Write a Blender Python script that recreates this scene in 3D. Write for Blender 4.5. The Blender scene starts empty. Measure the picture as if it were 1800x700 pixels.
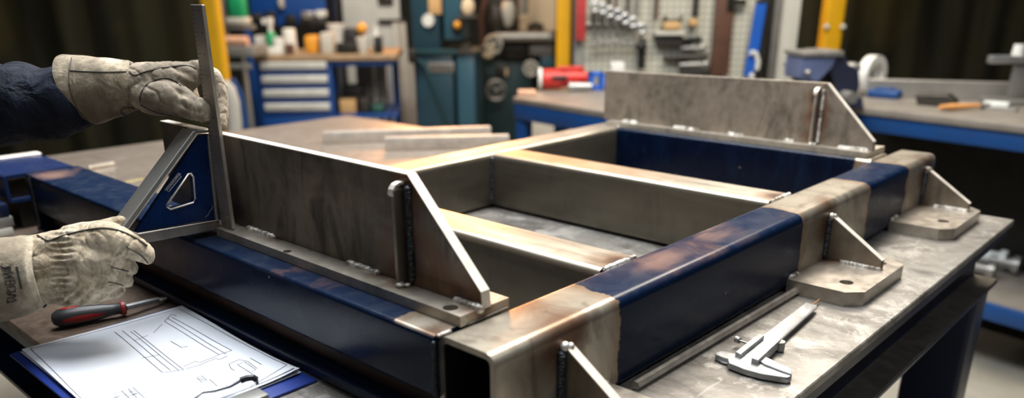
import bpy, bmesh, math, random
import numpy as np
from mathutils import Vector, Matrix, noise as mnoise
from mathutils.bvhtree import BVHTree
random.seed(7)
S = 0.075            # metres in one working unit (the width of a square tube)
ZT = 0.87            # height of the table top above the floor
PI = math.pi
C = bpy.context.scene.collection
sc = bpy.context.scene

# ------------------------------------------------------------------ camera
CX, CY, CZ = -6.1763, -5.9621, 5.5122
YAW, PITCH, ROLL = 0.7441, -0.3731, -0.005
FPX, PX0, PY0 = 1406.04, 900.0, 533.48
fw = Vector((math.cos(PITCH)*math.cos(YAW), math.cos(PITCH)*math.sin(YAW), math.sin(PITCH)))
rt0 = Vector((math.sin(YAW), -math.cos(YAW), 0)); up0 = rt0.cross(fw)
rt = rt0*math.cos(ROLL)+up0*math.sin(ROLL); up = -rt0*math.sin(ROLL)+up0*math.cos(ROLL)
CAM = Vector((CX, CY, CZ))
fh = Vector((math.cos(YAW), math.sin(YAW), 0)); rh = Vector((math.sin(YAW), -math.cos(YAW), 0))

def ray(px, py): return fw + rt*((px-PX0)/FPX) - up*((py-PY0)/FPX)
def at(px, py, x=None, y=None, z=None, d=None):
    """measured point of the photograph -> point on a known plane of the workshop"""
    r = ray(px, py)
    if x is not None: k = (x-CX)/r.x
    elif y is not None: k = (y-CY)/r.y
    elif z is not None: k = (z-CZ)/r.z
    else: k = d
    return CAM + r*k

cam = bpy.data.cameras.new('camera'); co = bpy.data.objects.new('camera', cam); C.objects.link(co)
def W(v): return Vector((v[0]*S, v[1]*S, v[2]*S+ZT))
mw = Matrix((( rt.x, up.x, -fw.x, CX*S), (rt.y, up.y, -fw.y, CY*S), (rt.z, up.z, -fw.z, CZ*S+ZT), (0,0,0,1)))
co.matrix_world = mw
cam.sensor_width = 36; cam.sensor_fit = 'HORIZONTAL'; cam.lens = FPX/1800*36
cam.shift_x = 0; cam.shift_y = (PY0-350)/1800
cam.clip_start = 0.02; cam.clip_end = 60
cam.dof.use_dof = True; cam.dof.focus_distance = 0.99; cam.dof.aperture_fstop = 2.8
sc.camera = co

# ------------------------------------------------------------------ materials
class T:
    def __init__(s, name):
        s.m = bpy.data.materials.new(name); s.m.use_nodes = True
        s.nt = s.m.node_tree; s.N = s.nt.nodes; s.L = s.nt.links
        s.b = s.N['Principled BSDF']; s._oc = None
    def put(s, sock, v):
        if isinstance(v, bpy.types.NodeSocket): s.L.new(v, sock)
        elif isinstance(v, (tuple, list)):
            v = tuple(v)
            if len(sock.default_value) == 4 and len(v) == 3: v = v+(1,)
            sock.default_value = v
        else: sock.default_value = v
    @property
    def oc(s):
        if s._oc is None: s._oc = s.N.new('ShaderNodeTexCoord').outputs['Object']
        return s._oc
    def scale(s, k, vec=None):
        n = s.N.new('ShaderNodeVectorMath'); n.operation = 'MULTIPLY'
        s.put(n.inputs[0], vec or s.oc); n.inputs[1].default_value = k; return n.outputs[0]
    def noise(s, sc_, det=4, vec=None, rough=.55, dist=0):
        n = s.N.new('ShaderNodeTexNoise'); s.put(n.inputs['Vector'], vec or s.oc)
        n.inputs['Scale'].default_value = sc_; n.inputs['Detail'].default_value = det
        n.inputs['Roughness'].default_value = rough; n.inputs['Distortion'].default_value = dist
        return n.outputs['Fac']
    def wave(s, sc_, vec=None, dist=2, axis='X', det=2):
        n = s.N.new('ShaderNodeTexWave'); s.put(n.inputs['Vector'], vec or s.oc); n.bands_direction = axis
        n.inputs['Scale'].default_value = sc_; n.inputs['Distortion'].default_value = dist; n.inputs['Detail'].default_value = det
        return n.outputs['Fac']
    def vor(s, sc_, vec=None, feat='F1'):
        n = s.N.new('ShaderNodeTexVoronoi'); n.feature = feat; s.put(n.inputs['Vector'], vec or s.oc)
        n.inputs['Scale'].default_value = sc_; return n.outputs['Distance']
    def ma(s, op, a, b=0.0, c=None, clamp=False):
        n = s.N.new('ShaderNodeMath'); n.operation = op; n.use_clamp = clamp
        s.put(n.inputs[0], a); s.put(n.inputs[1], b)
        if c is not None: s.put(n.inputs[2], c)
        return n.outputs[0]
    def rng(s, v, a, b, c=0., d=1., smooth=False):
        n = s.N.new('ShaderNodeMapRange'); n.clamp = True
        if smooth: n.interpolation_type = 'SMOOTHSTEP'
        s.put(n.inputs[0], v)
        for i, q in enumerate((a, b, c, d)): n.inputs[i+1].default_value = q
        return n.outputs[0]
    def mix(s, f, a, b, mode='MIX'):
        n = s.N.new('ShaderNodeMix'); n.data_type = 'RGBA'; n.blend_type = mode
        s.put(n.inputs[0], f); s.put(n.inputs[6], a); s.put(n.inputs[7], b); return n.outputs[2]
    def sep(s, v=None):
        n = s.N.new('ShaderNodeSeparateXYZ'); s.put(n.inputs[0], v or s.oc); return n.outputs
    def bump(s, h, st=.3, dist=.001):
        n = s.N.new('ShaderNodeBump'); s.put(n.inputs['Height'], h)
        n.inputs['Strength'].default_value = st; n.inputs['Distance'].default_value = dist
        s.L.new(n.outputs[0], s.b.inputs['Normal'])
    def out(s, col=None, rough=None, metal=None, spec=None):
        if col is not None: s.put(s.b.inputs['Base Color'], col)
        if rough is not None: s.put(s.b.inputs['Roughness'], rough)
        if metal is not None: s.put(s.b.inputs['Metallic'], metal)
        if spec is not None: s.put(s.b.inputs['Specular IOR Level'], spec)
        return s.m

def lerp(a, b, t): return tuple(x*(1-t)+y*t for x, y in zip(a, b))
def plain(name, col, rough=.5, metal=0, var=.25, scale=14, bump=.1, spec=.5):
    t = T(name); n = t.noise(scale, 4)
    dark = tuple(c*(1-var) for c in col)
    t.bump(t.noise(scale*12, 3), bump, .0006)
    return t.out(t.mix(t.rng(n, .3, .7), dark, col), t.rng(n, .2, .8, min(1, rough+.08), max(.05, rough-.08)), metal, spec)

def near(t, X, lo, hi, w, wob):
    """1 inside lo..hi (working units), soft over w, wobbling edges"""
    a = t.rng(t.ma('ADD', X, wob), lo*S, (lo+w)*S, 0, 1)
    b = t.rng(t.ma('ADD', X, wob), hi*S, (hi+w)*S, 1, 0)
    return t.ma('MULTIPLY', a, b)

def steel(name, col=(.30, .28, .25), dark=(.13, .12, .105), heat=(), axis=None, rough=.36, metal=.8, warm=None, lit=1.0, smear=1.0):
    t = T(name)
    st = {None: (1, 1, 1), 'X': (.12, 1, 1), 'Y': (1, .12, 1), 'Z': (1, 1, .12)}[axis]
    v = t.scale(st)
    n1 = t.noise(9, 5, None, .6, .6); n2 = t.noise(60, 3, v); n3 = t.noise(26, 4, t.scale((1, 1, .35)), .6, .9)
    c = t.mix(t.rng(n1, .36, .68, 0, 1), dark, col)
    c = t.mix(t.rng(n3, .52, .68, 0, .65*smear), c, tuple(x*.45 for x in dark))
    c = t.mix(t.rng(n2, .3, .7, 0, .25), c, tuple(x*1.5 for x in col))
    sx = t.sep()
    for (cx, cy, cz, r) in heat:
        n = t.N.new('ShaderNodeVectorMath'); n.operation = 'DISTANCE'; t.put(n.inputs[0], t.oc)
        n.inputs[1].default_value = (cx*S, cy*S, cz*S)
        d = t.ma('ADD', n.outputs['Value'], t.ma('MULTIPLY', t.ma('SUBTRACT', n1, .5), .06))
        c = t.mix(t.rng(d, r*S, r*S*.25, 0, .85), c, (.17, .075, .03))
        c = t.mix(t.rng(d, r*S*.45, r*S*.1, 0, .8), c, (.05, .04, .05))
    if warm:   # (axis index, from, to): warm reflection painted on the tops, mixed with temper colour
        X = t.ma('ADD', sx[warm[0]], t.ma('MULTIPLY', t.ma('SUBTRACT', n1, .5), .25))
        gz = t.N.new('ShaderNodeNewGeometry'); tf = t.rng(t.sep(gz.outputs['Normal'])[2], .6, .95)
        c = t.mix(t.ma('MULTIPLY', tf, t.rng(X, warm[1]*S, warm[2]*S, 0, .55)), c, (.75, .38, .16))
        c = t.mix(t.ma('SUBTRACT', 1, tf), c, t.mix(.80, c, (.055, .054, .042)))  # side faces painted darker, standing in for shade
    c = t.mix(1.0, c, (1.03, .985, .94), 'MULTIPLY')
    r = t.ma('ADD', t.rng(n1, .3, .7, rough+.12, rough-.05), t.rng(n2, .3, .7, -.04, .06))
    t.bump(t.ma('ADD', n2, t.ma('MULTIPLY', t.noise(240, 2), .4)), .12, .0006)
    return t.out(c, r, metal)

def painted(name, bare, axis=0, heat=(), extra=None, navy=(.0015, .0072, .025), top=(.007, .0145, .037), toponly=False):
    """navy paint with ground-back bare zones along one axis"""
    t = T(name); sx = t.sep(); X = sx[axis]
    n1 = t.noise(11, 5, None, .6, .8); n2 = t.noise(55, 4); n4 = t.noise(30, 3, t.scale((1, 1, .3)), .5, 1.2)
    wob = t.ma('MULTIPLY', t.ma('SUBTRACT', t.noise(22, 5, None, .7), .5), .030)
    m = None
    for lo, hi in bare:
        q = near(t, X, lo, hi, .03, wob); m = q if m is None else t.ma('MAXIMUM', m, q)
    nz = t.N.new('ShaderNodeNewGeometry'); nrm = t.sep(nz.outputs['Normal'])
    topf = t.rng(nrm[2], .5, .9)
    if toponly: m = t.ma('MULTIPLY', m, topf)
    chip = t.rng(t.noise(90, 2, None, .4), .775, .79)
    m = t.ma('MAXIMUM', m, chip)
    pc = t.mix(topf, navy, top)  # upward faces get a paler navy, overhead light put into the colour
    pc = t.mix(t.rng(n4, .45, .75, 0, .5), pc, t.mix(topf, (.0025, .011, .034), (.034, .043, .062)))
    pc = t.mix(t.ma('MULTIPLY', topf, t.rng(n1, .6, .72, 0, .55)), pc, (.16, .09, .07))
    sc_ = t.mix(t.rng(n1, .35, .65), (.25, .215, .17), (.52, .465, .38))
    sc_ = t.mix(t.rng(n4, .55, .72, 0, .6), sc_, (.13, .105, .08))
    sc_ = t.mix(t.rng(n2, .6, .8, 0, .3), sc_, (.55, .5, .45))
    # warm temper rim beside the paint
    for lo, hi in bare:
        for e in (lo, hi):
            d = t.ma('ABSOLUTE', t.ma('SUBTRACT', t.ma('ADD', X, wob), e*S))
            sc_ = t.mix(t.rng(d, .022, .0, 0, .55), sc_, (.26, .13, .06))
    for (cx, cy, cz, r) in heat:
        n = t.N.new('ShaderNodeVectorMath'); n.operation = 'DISTANCE'; t.put(n.inputs[0], t.oc)
        n.inputs[1].default_value = (cx*S, cy*S, cz*S)
        d = t.ma('ADD', n.outputs['Value'], t.ma('MULTIPLY', t.ma('SUBTRACT', n1, .5), .07))
        hm = t.rng(d, r*S, r*S*.3, 0, .85)
        sc_ = t.mix(hm, sc_, (.13, .06, .03)); pc = t.mix(t.ma('MULTIPLY', t.ma('MULTIPLY', hm, topf), t.rng(t.noise(20, 3, t.scale((.3, 1, 1)), .5, .5), .36, .66, .1, .8, True)), pc, (.27, .16, .12))
    c = t.mix(m, pc, sc_)
    t.bump(t.ma('ADD', t.ma('MULTIPLY', m, -.8), t.ma('MULTIPLY', t.noise(160, 3), .25)), .35, .0007)
    t.b.inputs['Coat Weight'].default_value = 0.0
    return t.out(c, t.ma('ADD', t.rng(m, 0, 1, .27, .33), t.rng(n1, .3, .7, .06, -.05)), t.rng(m, 0, 1, 0, .7), t.rng(m, 0, 1, .16, .5))

M = {}
M['steel'] = steel('brushed_steel', axis='Y')
M['steel_dark'] = steel('mill_scale_steel', (.22, .205, .185), (.10, .094, .084), rough=.42)
M['plate'] = steel('upright_plate_steel', (.20, .178, .148), (.060, .052, .042), heat=((.7, 2.2, 2.0, .9), (.7, 2.3, 3.0, .45), (.7, 1.3, 1.7, .8)), axis='Z', rough=.40, metal=.6, smear=1.4)
M['plate_far'] = steel('far_plate_steel', (.29, .25, .21), (.15, .13, .105), heat=((15.2, 2.75, 2.3, .45), (15.2, 2.75, 1.8, .4), (15.2, 2.75, 2.8, .4)), rough=.48, metal=.5, smear=1.0)
M['base'] = steel('base_plate_steel', (.54, .51, .45), (.30, .275, .235), heat=((.75, 1.0, 1.6, .35), (.7, 2.4, 1.6, .4), (.7, 5.8, 1.6, .3), (.7, 3.0, 1.6, .3)), rough=.32, metal=.65, smear=.6)
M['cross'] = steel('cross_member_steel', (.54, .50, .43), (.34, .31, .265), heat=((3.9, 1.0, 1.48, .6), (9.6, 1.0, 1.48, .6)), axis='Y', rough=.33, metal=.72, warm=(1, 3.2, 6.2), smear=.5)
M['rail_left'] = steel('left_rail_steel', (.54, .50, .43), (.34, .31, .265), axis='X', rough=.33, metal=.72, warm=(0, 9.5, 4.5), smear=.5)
M['foot'] = steel('foot_plate_steel', (.48, .445, .40), (.29, .265, .23), heat=((9.9, 0, .3, .55), (16.1, 0, .3, .55)), rough=.30, metal=.72, smear=.6)
M['gusset'] = steel('gusset_steel', (.29, .255, .21), (.14, .12, .095), axis='Z', rough=.38, smear=.7)
M['edge'] = steel('ground_edge_steel', (.62, .59, .54), (.42, .39, .35), rough=.30, smear=.3)
M['bright'] = steel('polished_steel', (.40, .42, .45), (.28, .30, .32), rough=.32, metal=.8, smear=.1)
M['rule'] = steel('satin_rule_steel', (.30, .28, .265), (.19, .175, .165), axis='Z', rough=.4, metal=.7, smear=.4)
M['paint_rail'] = painted('rail_paint', ((-1, 2.55), (8.6, 12.1), (14.6, 20)), 0, heat=((4.3, .9, 1.48, 1.3), (1.3, -.1, 1.2, .75), (9.9, 0, 1.1, .7), (16.1, 0, 1.1, .7), (1.3, 1.1, 1.5, .6), (6.3, .7, 1.5, .8)))
M['paint_front'] = painted('front_beam_paint', ((-3, 1.75),), 1, heat=((0, 1.1, 1.5, .45), (.3, 14.9, 1.5, .7)), toponly=True)
M['paint_back'] = painted('rear_beam_paint', ((-3, 1.35),), 1, navy=(.0008, .003, .012))
M['navy_steel'] = plain('navy_painted_steel', (.003, .010, .040), .36, .1, .4, 9)
M['flange'] = plain('dark_navy_flange_paint', (.004, .010, .032), .36, .2, .5, 12)
M['web'] = plain('rusty_brown_web', (.055, .022, .012), .6, .2, .6, 16)
M['black'] = plain('black_plastic_and_shade', (.012, .012, .013), .45)
M['rubber'] = plain('dark_grip_rubber', (.035, .037, .04), .4)
M['red'] = plain('red_plastic', (.35, .012, .010), .38)
M['pred'] = plain('red_enamel', (.52, .018, .012), .4)
def weldmat():
    t = T('weld_metal'); n = t.noise(420, 3); n1 = t.noise(60, 3)
    t.bump(n, .8, .0012)
    return t.out(t.mix(t.rng(n1, .38, .60), (.26, .22, .175), (.74, .71, .66)), .42, .6)
M['bar'] = steel('pale_bar_steel', (.50, .47, .43), (.33, .31, .28), rough=.4, metal=.5, smear=.3)
M['weld'] = weldmat()
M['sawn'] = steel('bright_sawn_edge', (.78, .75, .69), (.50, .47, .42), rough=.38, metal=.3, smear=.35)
def weldd():
    t = T('dark_weld_metal'); n = t.noise(300, 3)
    t.bump(n, .8, .0012)
    return t.out(t.mix(t.rng(n, .4, .65), (.02, .022, .026), (.085, .09, .10)), .42, .6)
M['weld_dark'] = weldd()
def tabletop():
    t = T('worn_table_steel')
    n1 = t.noise(6, 6, None, .65, .8); n2 = t.noise(40, 5, None, .7, 1.5); n3 = t.noise(16, 5, t.scale((1, .5, 1)), .6, 1.0)
    sx = t.sep()
    c = t.mix(t.rng(n1, .35, .65), (.13, .12, .108), (.31, .29, .262))
    c = t.mix(t.rng(n2, .55, .75, 0, .55), c, (.48, .45, .41))
    c = t.mix(t.rng(n3, .50, .66, 0, .65), c, (.07, .062, .055))
    brown = t.mix(t.rng(n2, .4, .7), (.10, .055, .032), (.23, .15, .10))
    c = t.mix(t.rng(t.noise(13, 6, None, .75, .3), .53, .60, 0, .45), c, (.50, .475, .44)); mk = t.ma('MULTIPLY', t.rng(sx[1], -5.5*S, -4.0*S), t.rng(sx[0], -4.5*S, -8*S))
    c = t.mix(t.ma('MULTIPLY', mk, .8), c, brown)
    far = t.rng(sx[1], -3*S, 1*S)
    c = t.mix(t.ma('MULTIPLY', far, .6), c, (.30, .235, .185))
    scr = t.rng(t.noise(14, 2, t.scale((1, 6, 1), None), .5, .6), .66, .69)
    c = t.mix(t.ma('MULTIPLY', scr, .18), c, (.6, .57, .53))
    t.bump(t.ma('ADD', n2, t.noise(220, 2)), .25, .0008)
    return t.out(c, t.rng(n1, .3, .7, .52, .34), .55)
M['top'] = tabletop()
def leather(name, a, b, dirt):
    t = T(name)
    n1 = t.noise(24, 6, None, .65, .6); n2 = t.noise(90, 5, None, .7); n3 = t.noise(11, 3, None, .5, .5)
    c = t.mix(t.rng(n1, .40, .62), a, b)
    c = t.mix(t.rng(n3, .46, .62, 0, .85), c, dirt)
    c = t.mix(t.rng(t.noise(46, 5, t.scale((1, 1, .5)), .7, 2.0), .52, .66, 0, .7), c, dirt)
    c = t.mix(t.rng(n2, .48, .70, 0, .7), c, tuple(x*.5 for x in a))
    wr = t.noise(38, 3, None, .5, 2.5)
    t.bump(t.ma('ADD', t.ma('MULTIPLY', n2, .5), t.ma('MULTIPLY', wr, 1.2)), .55, .0026)
    t.b.inputs['Sheen Weight'].default_value = .15
    return t.out(c, .78, 0, .3)
M['leather'] = leather('worn_leather', (.38, .30, .20), (.66, .56, .42), (.13, .105, .07))
M['suede'] = leather('suede_cuff_leather', (.20, .16, .11), (.42, .35, .25), (.085, .065, .042))
M['leather_up'] = leather('darker_worn_leather', (.25, .20, .14), (.52, .44, .33), (.085, .066, .045))
M['suede2'] = leather('pale_suede_cuff_leather', (.40, .335, .24), (.62, .54, .42), (.20, .16, .11))
M['seam_or_gap'] = plain('dark_seam_and_gap', (.05, .045, .038), .8)
M['ink'] = plain('printed_black_ink', (.035, .03, .028), .8)
def cloth():
    t = T('navy_work_cloth')
    v = t.scale((.35, .35, 1))
    w = t.noise(34, 3, t.scale((1, 1, .45)), .5, 1.2); n = t.noise(420, 2)
    t.bump(t.ma('ADD', t.ma('MULTIPLY', w, 3), t.ma('MULTIPLY', n, .12)), .9, .004)
    return t.out(t.mix(t.rng(w, .35, .65), (.0025, .004, .009), (.007, .011, .024)), .85, 0, .25)
M['navy_cloth'] = cloth()
M['trouser'] = plain('dark_trouser_cloth', (.018, .020, .020), .9, 0, .4, 20, .4)
M['skin'] = plain('skin', (.46, .26, .18), .5, 0, .12, 18)
M['hair'] = plain('dark_brown_hair', (.03, .02, .013), .6)
M['paper'] = plain('white_paper', (.62, .65, .71), .75, 0, .05, 5, .05)
M['line'] = plain('thin_drawing_ink', (.09, .09, .12), .8)
M['clip_blue'] = plain('blue_clipboard', (.012, .035, .22), .4)
M['sq_blue'] = (lambda t: t.out(t.mix(t.rng(t.noise(18, 5, None, .6), .35, .65), (.001, .010, .050), (.002, .022, .105)), t.rng(t.noise(30, 4), .3, .7, .32, .2), .25))(T('glossy_blue_enamel'))
M['yellow'] = plain('yellow_paint', (.78, .42, .008), .42, 0, .15, 6)
M['bench_blue'] = plain('bench_blue_paint', (.001, .05, .20), .5, 0, .25, 6)
M['cab_blue'] = plain('cabinet_blue_paint', (.001, .055, .26), .5, 0, .2, 5)
M['handle'] = plain('pale_grey_handle', (.66, .68, .66), .45)
M['wood'] = plain('worn_bench_wood', (.36, .25, .15), .6, 0, .35, 14)
M['btop'] = plain('grey_bench_top', (.30, .27, .235), .45, .35, .35, 8)
M['teal'] = plain('teal_machine_paint', (.012, .045, .070), .4, 0, .25, 5)
M['teal_l'] = plain('light_teal_machine_paint', (.025, .085, .13), .4, 0, .2, 5)
M['teal_d'] = plain('dark_teal_paint', (.008, .045, .055), .45, 0, .3, 6)
M['cream'] = plain('cream_enamel', (.62, .50, .34), .55, 0, .1, 5)
M['white'] = plain('white_plastic', (.68, .68, .65), .5, 0, .12, 6)
M['offwhite'] = plain('off_white_sheet', (.50, .49, .44), .75, 0, .15, 5)
M['green'] = plain('green_plastic', (.01, .30, .12), .45)
M['green_d'] = plain('dark_green_paint', (.02, .09, .07), .5)
M['orange'] = plain('orange_plastic', (.75, .33, .03), .45)
M['pink'] = plain('salmon_roll', (.70, .40, .26), .7)
M['card'] = plain('cardboard', (.52, .33, .15), .85, 0, .15, 9)
M['grey'] = plain('grey_machine_paint', (.26, .26, .245), .45, .2, .25, 7)
M['mgrey'] = plain('mid_grey_metal', (.34, .33, .31), .4, .6, .3, 9)
M['dk'] = plain('oily_black_iron', (.022, .021, .019), .5, .4, .5, 9)
M['brown'] = plain('rusty_brown_bar', (.12, .055, .035), .6, .2, .35, 9)
M['toolred'] = plain('dull_red_tool', (.42, .035, .035), .5)
M['lblue'] = plain('level_blue_paint', (.01, .10, .48), .42, 0, .2, 6)
M['vise_light'] = plain('worn_light_blue_paint', (.14, .18, .33), .45, .2, .3, 8)
M['vise'] = plain('vise_blue_grey_paint', (.03, .035, .07), .42, .3, .4, 10)
M['woodh'] = plain('orange_wood_handle', (.62, .29, .10), .5, 0, .2, 12)
M['concrete_block'] = plain('pale_stone_block', (.46, .41, .33), .85, 0, .25, 10, .3)
def peg():
    t = T('perforated_tool_board'); v = t.scale((26, 26, 26)); 
    s_ = t.sep()
    a = t.ma('FRACT', t.ma('MULTIPLY', s_[0], 32)); b = t.ma('FRACT', t.ma('MULTIPLY', s_[2], 32))
    da = t.ma('ABSOLUTE', t.ma('SUBTRACT', a, .5)); db = t.ma('ABSOLUTE', t.ma('SUBTRACT', b, .5))
    hole = t.rng(t.ma('MAXIMUM', da, db), .17, .22, 1, 0)
    return t.out(t.mix(hole, t.mix(t.noise(5, 3), (.38, .37, .31), (.50, .49, .42)), (.12, .115, .09)), .6)
M['peg'] = peg()
def curtain():
    t = T('dark_welding_curtain'); s_ = t.sep()
    n = t.noise(1.3, 4, t.scale((2.2, 2.2, .28)), .55, .5); n2 = t.noise(1.4, 3, t.scale((1, 1, .9)), .6, .6)
    c = t.mix(t.rng(n, .40, .66), (.012, .012, .007), (.042, .038, .019))
    c = t.mix(t.rng(n2, .58, .78, 0, .8), c, (.075, .055, .012))  # faint yellowish glow painted into the curtain colour
    return t.out(c, .85, 0, .15)
M['curtain'] = curtain()
def floor():
    t = T('worn_concrete_floor'); n = t.noise(1.6, 6, None, .65, .5); n2 = t.noise(9, 5, None, .6)
    c = t.mix(t.rng(n, .35, .65), (.22, .205, .17), (.33, .31, .265))
    c = t.mix(t.rng(n2, .6, .75, 0, .4), c, (.12, .11, .09))
    t.bump(t.noise(40, 4), .2, .002)
    return t.out(c, .6)
M['floor'] = floor()
M['wall'] = plain('dark_workshop_wall', (.028, .027, .022), .8, 0, .3, 1.2)
M['machine_dark'] = plain('dark_machine_iron', (.05, .045, .038), .45, .3, .5, 7)

# ------------------------------------------------------------------ builders
ROOTS = {}
def thing(name, label, cat, loc=(0, 0, 0), rz=0, group=None, kind=None):
    o = bpy.data.objects.new(name, None); C.objects.link(o); o.empty_display_size = .02
    o.location = W(loc); o.rotation_euler = (0, 0, rz)
    o['label'] = label; o['category'] = cat
    if group: o['group'] = group
    if kind: o['kind'] = kind
    ROOTS[o.name] = (Vector(loc), rz); return o
def tag(o, label, cat, group=None, kind=None):
    o['label'] = label; o['category'] = cat
    if group: o['group'] = group
    if kind: o['kind'] = kind
    return o
def top_of(o):
    while o.parent: o = o.parent
    return o

class MB:
    """collects shapes; build() links them as ONE mesh object. World working units by default, local=True: the root's own frame"""
    def __init__(s): s.bm = bmesh.new()
    def _x(s, vs, mat):
        if mat is not None: bmesh.ops.transform(s.bm, matrix=mat, verts=vs)
        return s
    def box(s, x0, x1, y0, y1, z0, z1, bev=0, seg=2, mat=None):
        g = bmesh.ops.create_cube(s.bm, size=1)['verts']
        for v in g:
            v.co = Vector(((x0+x1)/2+v.co.x*(x1-x0), (y0+y1)/2+v.co.y*(y1-y0), (z0+z1)/2+v.co.z*(z1-z0)))
        vs = g
        if bev:
            es = list({e for v in g for e in v.link_edges})
            r = bmesh.ops.bevel(s.bm, geom=es, offset=bev, segments=seg, profile=.5, affect='EDGES')
            vs = list({v for f in r['faces'] for v in f.verts})
            if mat is not None: vs = s._island(vs[0])
        return s._x(vs, mat)
    def _island(s, v0):
        seen = {v0}; st = [v0]
        while st:
            v = st.pop()
            for e in v.link_edges:
                o = e.other_vert(v)
                if o not in seen: seen.add(o); st.append(o)
        return list(seen)
    def prism(s, pts, axis, a, b, bev=0):
        """pts: polygon in the other two axes (cyclic order of axes kept x,y,z)"""
        def P(p, h):
            return {'X': Vector((h, p[0], p[1])), 'Y': Vector((p[0], h, p[1])), 'Z': Vector((p[0], p[1], h))}[axis]
        va = [s.bm.verts.new(P(p, a)) for p in pts]; vb = [s.bm.verts.new(P(p, b)) for p in pts]
        n = len(pts); fs = [s.bm.faces.new(va), s.bm.faces.new(vb[::-1])]
        for i in range(n): fs.append(s.bm.faces.new((va[i], vb[i], vb[(i+1) % n], va[(i+1) % n])))
        bmesh.ops.recalc_face_normals(s.bm, faces=fs)
        if bev:
            es = list({e for f in fs for e in f.edges})
            bmesh.ops.bevel(s.bm, geom=es, offset=bev, segments=1, profile=.5, affect='EDGES')
        return s
    def holed(s, outer, holes, axis, a, b):
        """plate with openings: outline and holes as polygons"""
        def P(p, h):
            return {'X': Vector((h, p[0], p[1])), 'Y': Vector((p[0], h, p[1])), 'Z': Vector((p[0], p[1], h))}[axis]
        allf = []
        caps = []
        for h in (a, b):
            es = []
            loops = []
            for L in [outer]+holes:
                vs = [s.bm.verts.new(P(p, h)) for p in L]; loops.append(vs)
                es += [s.bm.edges.new((vs[i], vs[(i+1) % len(vs)])) for i in range(len(vs))]
            r = bmesh.ops.triangle_fill(s.bm, edges=es, use_beauty=True, use_dissolve=False)
            allf += [f for f in r['geom'] if isinstance(f, bmesh.types.BMFace)]
            caps.append(loops)
        for la, lb in zip(*caps):
            n = len(la)
            for i in range(n): allf.append(s.bm.faces.new((la[i], la[(i+1) % n], lb[(i+1) % n], lb[i])))
        bmesh.ops.recalc_face_normals(s.bm, faces=allf)
        return s
    def cyl(s, p0, p1, r0, r1=None, seg=20, caps=True):
        p0, p1 = Vector(p0), Vector(p1); r1 = r0 if r1 is None else r1
        d = (p1-p0); q = d.to_track_quat('Z', 'Y')
        ra = []; rb = []
        for i in range(seg):
            a = 2*PI*i/seg; c = Vector((math.cos(a), math.sin(a), 0))
            ra.append(s.bm.verts.new(p0+q @ (c*r0))); rb.append(s.bm.verts.new(p1+q @ (c*r1)))
        for i in range(seg):
            s.bm.faces.new((ra[i], ra[(i+1) % seg], rb[(i+1) % seg], rb[i]))
        if caps: s.bm.faces.new(ra[::-1]); s.bm.faces.new(rb)
        return s
    def lathe(s, o, prof, seg=24, q=None):
        """prof: list of (radius, height) about local z at o"""
        o = Vector(o); rings = []
        for r, h in prof:
            ring = []
            for i in range(seg):
                a = 2*PI*i/seg; v = Vector((r*math.cos(a), r*math.sin(a), h))
                ring.append(s.bm.verts.new(o+(q @ v if q else v)))
            rings.append(ring)
        for a, b in zip(rings, rings[1:]):
            for i in range(seg): s.bm.faces.new((a[i], a[(i+1) % seg], b[(i+1) % seg], b[i]))
        s.bm.faces.new(rings[0][::-1]); s.bm.faces.new(rings[-1])
        return s
    def sph(s, c, r, seg=20, sc_=(1, 1, 1), q=None):
        vs = bmesh.ops.create_uvsphere(s.bm, u_segments=seg, v_segments=seg//2+2, radius=1)['verts']
        rr = r if isinstance(r, (tuple, list)) else (r*sc_[0], r*sc_[1], r*sc_[2])
        for v in vs:
            w = Vector((v.co.x*rr[0], v.co.y*rr[1], v.co.z*rr[2]))
            v.co = Vector(c)+(q @ w if q else w)
        return s
    def path(s, pts, r, seg=8, flat=1.0, upv=(0, 0, 1), closed=False):
        """tube along points; r number or list"""
        pts = [Vector(p) for p in pts]; n = len(pts); rings = []
        for i, p in enumerate(pts):
            a = pts[(i-1) % n] if (closed or i > 0) else p; b = pts[(i+1) % n] if (closed or i < n-1) else p
            d = (b-a).normalized(); u = Vector(upv)
            if abs(d.dot(u)) > .95: u = Vector((1, 0, 0)) if abs(d.x) < .9 else Vector((0, 1, 0))
            e1 = d.cross(u).normalized(); e2 = e1.cross(d).normalized()
            rr = r[i] if isinstance(r, (list, tuple)) else r
            rings.append([s.bm.verts.new(p+e1*rr*math.cos(2*PI*k/seg)+e2*rr*flat*math.sin(2*PI*k/seg)) for k in range(seg)])
        m = n if closed else n-1
        for i in range(m):
            a, b = rings[i], rings[(i+1) % n]
            for k in range(seg): s.bm.faces.new((a[k], b[k], b[(k+1) % seg], a[(k+1) % seg]))
        if not closed: s.bm.faces.new(rings[0]); s.bm.faces.new(rings[-1][::-1])
        return s
    def rtube(s, axis, a, b, u0, u1, v0, v1, r, t, seg=6):
        """hollow rectangular tube with rounded corners; axis X: u=y v=z; axis Y: u=x v=z; axis Z: u=x v=y"""
        def prof(u0, u1, v0, v1, r):
            L = []
            for cx, cy, a0 in ((u1-r, v1-r, 0), (u0+r, v1-r, 90), (u0+r, v0+r, 180), (u1-r, v0+r, 270)):
                for k in range(seg+1):
                    an = math.radians(a0+90*k/seg); L.append((cx+r*math.cos(an), cy+r*math.sin(an)))
            return L
        def P(p, h):
            return {'X': Vector((h, p[0], p[1])), 'Y': Vector((p[0], h, p[1])), 'Z': Vector((p[0], p[1], h))}[axis]
        O = prof(u0, u1, v0, v1, r); I = prof(u0+t, u1-t, v0+t, v1-t, max(r-t, .02))
        oa = [s.bm.verts.new(P(p, a)) for p in O]; ob = [s.bm.verts.new(P(p, b)) for p in O]
        ia = [s.bm.verts.new(P(p, a)) for p in I]; ib = [s.bm.verts.new(P(p, b)) for p in I]
        n = len(O); fs = []
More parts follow.
